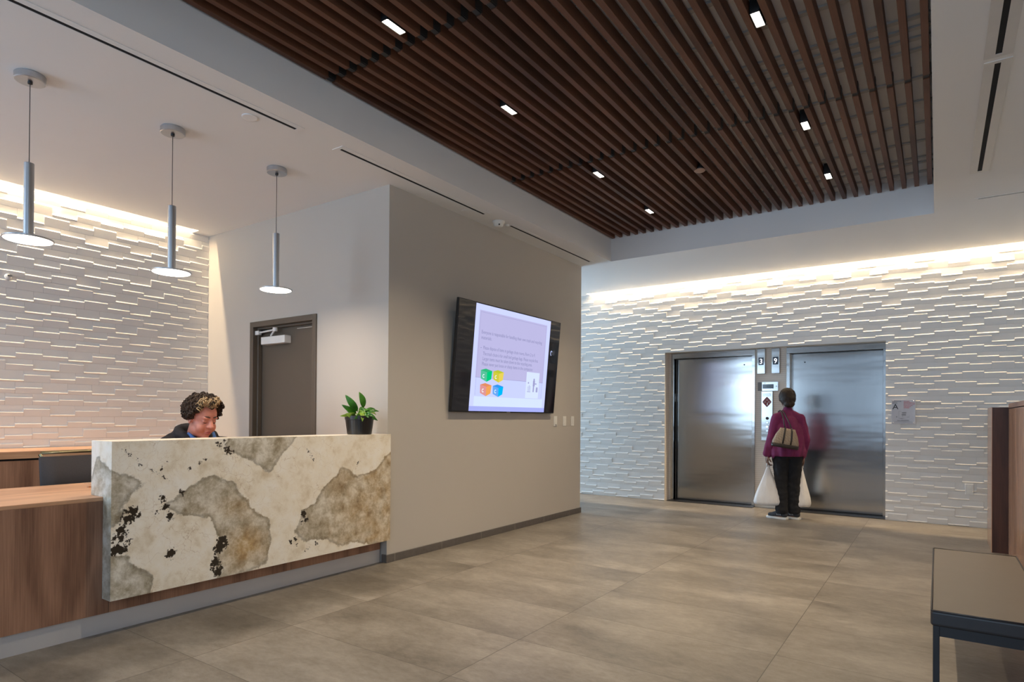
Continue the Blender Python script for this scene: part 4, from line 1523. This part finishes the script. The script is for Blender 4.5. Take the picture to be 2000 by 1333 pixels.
# hoodie
bm = bmesh.new()
capsule(bm, (-5.03, 2.615, 0.55), 0.185, (-4.92, 2.61, 0.92), 0.185)
capsule(bm, (-4.89, 2.42, 0.955), 0.090, (-4.89, 2.88, 0.960), 0.090)
for i in (0, 1):
    capsule(bm, sh[i] + Vector((0, 0.03 * (1 if i == 0 else -1), -0.01)), 0.086, el[i], 0.068)
    capsule(bm, el[i], 0.070, wr[i] + Vector((-0.02, 0, 0)), 0.046)
    s = -1 if i == 0 else 1
    capsule(bm, (-4.88, 2.61 + s * 0.22, 0.985), 0.06, (-4.90, 2.61 + s * 0.09, 1.060), 0.055)
# hood bunched behind the neck
pts = []
for k in range(13):
    a = PI * (0.20 + 1.60 * k / 12)
    pts.append(Vector((-4.815 + 0.115 * math.cos(a), 2.605 + 0.125 * math.sin(a), 1.078 - 0.045 * math.cos(a))))
for p, q in zip(pts, pts[1:]):
    capsule(bm, p, 0.036, q, 0.036, 10)
fuse('hoodie', LC(bm), M['hoodie'], clerk, voxel=0.008, smooth=3, wob=0.006, wscale=22)
bm = bmesh.new()
for s in (-1, 1):
    tube(bm, [(-4.735, 2.60 + s * 0.100, 1.085), (-4.685, 2.60 + s * 0.082, 1.045), (-4.665, 2.60 + s * 0.050, 1.005), (-4.68, 2.60 + s * 0.02, 0.96)], [0.010, 0.016, 0.016, 0.012], 10)
obj('shirt_collar', LC(bm), M['blue'], clerk, smooth=True)
bm = bmesh.new()
for i in (0, 1):
    capsule(bm, (-5.03, 2.53 + 0.18 * i, 0.575), 0.105, (-4.60, 2.47 + 0.30 * i, 0.505), 0.075)
    capsule(bm, (-4.60, 2.47 + 0.30 * i, 0.505), 0.072, (-4.66, 2.47 + 0.30 * i, 0.12), 0.062)
fuse('trousers', LC(bm), M['denim'], clerk, voxel=0.01, smooth=3)
for i in (0, 1):
    y = 2.47 + 0.30 * i
    bm = bmesh.new()
    capsule(bm, (-4.68, y, 0.062), 0.052, (-4.50, y, 0.048), 0.042)
    ball(bm, (-4.66, y, 0.085), (0.05, 0.045, 0.05))
    fuse('shoe', LC(bm), M['shoe'], clerk, voxel=0.007, smooth=2)

# --- woman waiting for the elevator, seen from behind
wom = thing('person', 'person in a magenta sweater and black trousers, seen from behind waiting at the elevators', 'person', loc=(-1.505, 8.12, 0))
WO = Vector(wom.location)
FA = math.radians(118)                                # facing, from +X towards +Y
fw = Vector((math.cos(FA), math.sin(FA), 0))          # forward
lf = Vector((-math.sin(FA), math.cos(FA), 0))         # her left
up = Vector((0, 0, 1))


def wp(l, f, z):
    return lf * l + fw * f + up * z


M['sweater'] = plain('magenta_knit', (0.165, 0.013, 0.075), 0.8, var=0.22, scale=30, bump=0.35)
# image right is her right; ankles and knees
LA, RA_ = wp(0.068, -0.005, 0.085), wp(-0.085, 0.02, 0.085)
LK, RK = wp(0.070, 0.02, 0.43), wp(-0.080, 0.03, 0.43)
LH, RH = wp(0.080, 0.0, 0.80), wp(-0.080, 0.0, 0.80)
SL, SR = wp(0.135, -0.01, 1.232), wp(-0.145, -0.01, 1.225)
EL, ER = wp(0.205, -0.03, 0.985), wp(-0.205, -0.01, 0.975)
HL, HR = wp(0.232, 0.03, 0.775), wp(-0.195, 0.05, 0.765)
foot = Vector((math.cos(math.radians(165)), math.sin(math.radians(165)), 0))
headc = wp(0.0, 0.03, 1.475)
bm = bmesh.new()
ball(bm, headc + up * 0.015, (0.082, 0.092, 0.105), n=20)
ball(bm, headc + fw * 0.030 - up * 0.05, (0.055, 0.060, 0.060))
ball(bm, headc + fw * 0.10 - up * 0.03, (0.016, 0.016, 0.016))
for s in (-1, 1):
    ball(bm, headc + lf * s * 0.083 - up * 0.015, (0.014, 0.014, 0.026))
    ball(bm, headc + fw * 0.072 + lf * s * 0.03 + up * 0.012, (0.014, 0.014, 0.010))
capsule(bm, wp(0, 0.0, 1.24), 0.048, headc - up * 0.06, 0.046)
capsule(bm, wp(0, 0, 0.86), 0.115, wp(0, 0, 1.12), 0.105)
for a, b, c in ((SL, EL, HL), (SR, ER, HR)):
    capsule(bm, a, 0.040, b, 0.034)
    capsule(bm, b, 0.034, c, 0.025)
hand(bm, HL, (0, 0, -1), -lf, 1.0, 0.85, 1)
hand(bm, HR, (0, 0, -1), lf, 1.0, 0.85, -1)
for h, k, a in ((LH, LK, LA), (RH, RK, RA_)):
    capsule(bm, h, 0.078, k, 0.052)
    capsule(bm, k, 0.050, a, 0.034)
    capsule(bm, a - up * 0.045, 0.033, a - up * 0.055 + foot * 0.13, 0.024)
fuse('body', bm, M['skin_dark'], wom, voxel=0.0055, smooth=2)
bm = bmesh.new()
ball(bm, headc + up * 0.022 - fw * 0.012, (0.098, 0.100, 0.108), n=24)
ball(bm, headc - up * 0.010 - fw * 0.035, (0.090, 0.090, 0.085), n=20)
ball(bm, headc - fw * 0.085 - up * 0.072, (0.064, 0.055, 0.045), n=16)
fuse('hair', bm, M['hair_dark'], wom, voxel=0.006, smooth=3, wob=0.003, wscale=50)
bm = bmesh.new()
for x in (-0.045, 0.045):
    capsule(bm, wp(x, 0.0, 0.83), 0.158, wp(x * 0.9, 0.0, 1.08), 0.128, 24)
capsule(bm, wp(0, -0.015, 1.02), 0.135, wp(0, -0.005, 1.16), 0.120, 24)
for s in (-1, 1):
    capsule(bm, wp(s * 0.125, -0.01, 1.225), 0.058, wp(s * 0.045, -0.005, 1.285), 0.050)
capsule(bm, wp(0, -0.005, 1.22), 0.075, wp(0, 0.004, 1.325), 0.058)
for a, b, c in ((SL, EL, HL), (SR, ER, HR)):
    capsule(bm, a, 0.060, b, 0.054)
    capsule(bm, b, 0.054, lerp(b, c, 0.93), 0.047)
o = fuse('sweater', bm, M['sweater'], wom, voxel=0.007, smooth=3)


def knit(c, n):
    lx = c.dot(lf)
    k = 0.007 * math.sin(lx * 62 + 9 * c.z + 3.0 * noise.noise(c * 3)) * max(0, min(1, (1.22 - c.z) * 3)) + 0.006 * noise.noise(c * 12)
    c = c + n * k
    if abs(lx) < 0.168 and c.z < 0.770:
        c.z = 0.770 + (c.z - 0.770) * 0.06
    return c


warp(o.data, knit)
bm = bmesh.new()
for s, h, k, a in ((1, LH, LK, LA), (-1, RH, RK, RA_)):
    capsule(bm, h, 0.100, k, 0.074, 20)
    capsule(bm, k, 0.074, a + up * 0.02, 0.072, 20)
capsule(bm, wp(0.045, -0.01, 0.84), 0.120, wp(-0.045, -0.01, 0.84), 0.120)
o = fuse('trousers', bm, M['denim'], wom, voxel=0.007, smooth=3)


def crease(c, n):
    c = c + n * (0.006 * noise.noise(Vector((c.x * 9, c.y * 9, c.z * 20))) + 0.005 * noise.noise(c * 30))
    if c.z < 0.068:
        c.z = 0.068 + (c.z - 0.068) * 0.05
    return c


warp(o.data, crease)
for a in (LA, RA_):
    b0 = Vector((a.x, a.y, 0))
    n_ = foot
    sd = Vector((-foot.y, foot.x, 0))
    outl = []
    for s, w in ((-0.075, 0.026), (-0.06, 0.036), (0.0, 0.040), (0.06, 0.043), (0.12, 0.045), (0.165, 0.034), (0.19, 0.014)):
        outl.append((s, w))
    pts = [b0 + n_ * s + sd * w for s, w in outl] + [b0 + n_ * s - sd * w for s, w in reversed(outl)]
    bm = bmesh.new()
    loft(bm, [[p + up * z for p in pts] for z in (0.0, 0.026)])
    so = obj('sole', bm, M['sole'], wom, bevel=0.005)
    bm = bmesh.new()
    capsule(bm, b0 - n_ * 0.035 + up * 0.058, 0.037, b0 + n_ * 0.145 + up * 0.040, 0.028)
    ball(bm, b0 - n_ * 0.022 + up * 0.085, (0.046, 0.042, 0.042))
    capsule(bm, b0 + n_ * 0.02 + up * 0.075, 0.034, b0 + n_ * 0.10 + up * 0.045, 0.034)
    so2 = fuse('shoe', bm, M['shoe'], wom, voxel=0.006, smooth=2)
    bm = bmesh.new()
    for k in range(3):
        p = b0 + n_ * (-0.005 + 0.02 * k) + sd * 0.040 + up * 0.052
        tube(bm, [p, p + n_ * 0.010 + up * 0.012], 0.003, 6)
        p = b0 + n_ * (-0.005 + 0.02 * k) - sd * 0.040 + up * 0.052
        tube(bm, [p, p + n_ * 0.010 + up * 0.012], 0.003, 6)
    obj('shoe_logo', bm, M['sole'], so2)

# handbag on the left shoulder, hanging at the back
def bag_mat():
    t = NT('checked_canvas')
    v = t.coords((1, 1, 1), rot=(0, 0, 0))
    ck = t.n('ShaderNodeTexChecker')
    t.put(ck.inputs['Vector'], t.coords((1, 1, 1), rot=(0.4, 0.78, 0)))
    ck.inputs['Scale'].default_value = 62
    t.put(ck.inputs['Color1'], (0.34, 0.27, 0.19))
    t.put(ck.inputs['Color2'], (0.22, 0.165, 0.11))
    c = t.mix(t.math('MULTIPLY', t.noise(v, 30), 0.5), ck.outputs[0], (0.34, 0.27, 0.2))
    return t.bsdf(c, 0.6)


hb = thing('handbag', 'brown checked shoulder bag with dark straps on the waiting woman\'s back', 'handbag', mat=Matrix.Translation(WO + wp(0.105, -0.225, 0.885)) @ Matrix.Rotation(math.radians(9), 4, fw))
bl = lf.copy()
bf = -fw
bm = bmesh.new()
rings = []
for z, w, d in ((0.0, 0.150, 0.040), (0.06, 0.150, 0.052), (0.14, 0.125, 0.048), (0.20, 0.095, 0.032), (0.225, 0.085, 0.022)):
    rings.append([bl * (w * math.copysign(abs(math.cos(a)) ** 0.6, math.cos(a))) + bf * (d * math.copysign(abs(math.sin(a)) ** 0.7, math.sin(a))) + up * (z + 0.05 * -0.0)
                  for a in [2 * PI * k / 28 for k in range(28)]])
loft(bm, rings)
obj('bag_body', bm, bag_mat(), hb, smooth=True)
M['leather'] = plain('dark_leather', (0.022, 0.016, 0.013), 0.45, var=0.2)
bm = bmesh.new()
loft(bm, [[bl * ((0.152 + e) * math.copysign(abs(math.cos(a)) ** 0.6, math.cos(a))) + bf * ((0.043 + e) * math.copysign(abs(math.sin(a)) ** 0.7, math.sin(a))) + up * z
           for a in [2 * PI * k / 28 for k in range(28)]] for z, e in ((-0.008, -0.004), (0.0, 0.002), (0.035, 0.006))])
obj('base_trim', bm, M['leather'], hb, smooth=True)
for x in (-0.045, 0.045):
    bm = bmesh.new()
    tube(bm, [bl * x + bf * 0.050 + up * 0.04, bl * x + bf * 0.056 + up * 0.10, bl * x * 0.9 + bf * 0.045 + up * 0.19, bl * x * 0.8 + bf * 0.026 + up * 0.232], 0.009, 8)
    obj('bag_strap', bm, M['leather'], hb, smooth=True)
bm = bmesh.new()
sp_ = hb.matrix_world.inverted() @ (WO + wp(0.085, -0.005, 1.325))
for x, o_ in ((-0.04, -0.012), (0.04, 0.012)):
    p0 = bl * x + bf * 0.02 + up * 0.225
    p2 = sp_ + bl * o_
    tube(bm, [p0, lerp(p0, p2, 0.5) + bf * 0.045, lerp(p0, p2, 0.85) + bf * 0.055, p2 + bf * 0.02, p2 + fw * 0.05 - up * 0.02], 0.007, 8)
obj('shoulder_strap', bm, M['leather'], hb, smooth=True)

# carrier bags


def carrier_mat():
    t = NT('thin_white_plastic')
    v = t.coords((1, 1, 0.35))
    n1 = t.noise(v, 22, 4)
    c = t.mix(n1, (0.70, 0.69, 0.68), (0.86, 0.86, 0.86))
    return t.bsdf(c, 0.4, 0.0, t.bump(n1, 0.6, 0.012), 0.5, Transmission_Weight=0.12)


M['carrier'] = carrier_mat()


def carrier(hand_p, bottom, w, d, axis, lab, seed):
    rb = random.Random(seed)
    hp_ = Vector(hand_p)
    t = thing('plastic_bag', lab, 'plastic bag', loc=(hp_.x, hp_.y, bottom), group='white carrier bags')
    ax = Vector(axis).normalized()
    ay = Vector((-ax.y, ax.x, 0))
    H_ = hp_.z - bottom
    bm = bmesh.new()
    rings = []
    n = 26
    for s, k, e in ((0.0, 0.78, 0.0), (0.025, 0.95, 0.0), (0.08, 1.0, 0.0), (0.22, 0.90, 0.0), (0.40, 0.70, 0.0), (0.58, 0.48, 0.0), (0.74, 0.29, 0.0), (0.88, 0.14, 0.0), (0.95, 0.07, 0)):
        ring = []
        for i in range(n):
            a = 2 * PI * i / n
            wob = 1 + 0.10 * noise.noise(Vector((math.cos(a) * 2.2, math.sin(a) * 2.2, s * 2 + seed * 7))) + 0.05 * math.sin(a * 7 + seed) * (1 - abs(s - 0.6))
            ring.append(ax * (w * k * math.cos(a) * wob) + ay * (d * k * math.sin(a) * wob) + up * (H_ * s + (0.012 * noise.noise(Vector((a, seed, 0))) if s < 0.05 else 0)))
        rings.append(ring)
    loft(bm, rings)
    obj('bag_body', bm, M['carrier'], t, smooth=True)
    bm = bmesh.new()
    for sgn in (-1, 1):
        tube(bm, [up * (H_ * 0.93) + ax * sgn * 0.012, up * (H_ * 1.0) + ax * sgn * 0.012, up * (H_ + 0.02) + ax * sgn * 0.004], [0.012, 0.008, 0.006], 8)
    obj('bag_handle', bm, M['carrier'], t, smooth=True)


gl = WO + HL + Vector((0, 0, -0.105)) + lf * -0.012
gr = WO + HR + Vector((0, 0, -0.105)) + lf * 0.012
carrier(gl, 0.165, 0.165, 0.085, (1, 0.25, 0), 'full white plastic bag in the waiting woman\'s left hand, left of her legs', 1)
carrier(gr, 0.150, 0.125, 0.085, (0.6, 0.8, 0), 'white plastic bag in the waiting woman\'s right hand, half hidden behind her legs', 2)
bpy.data.scenes.remove(SCRATCH)
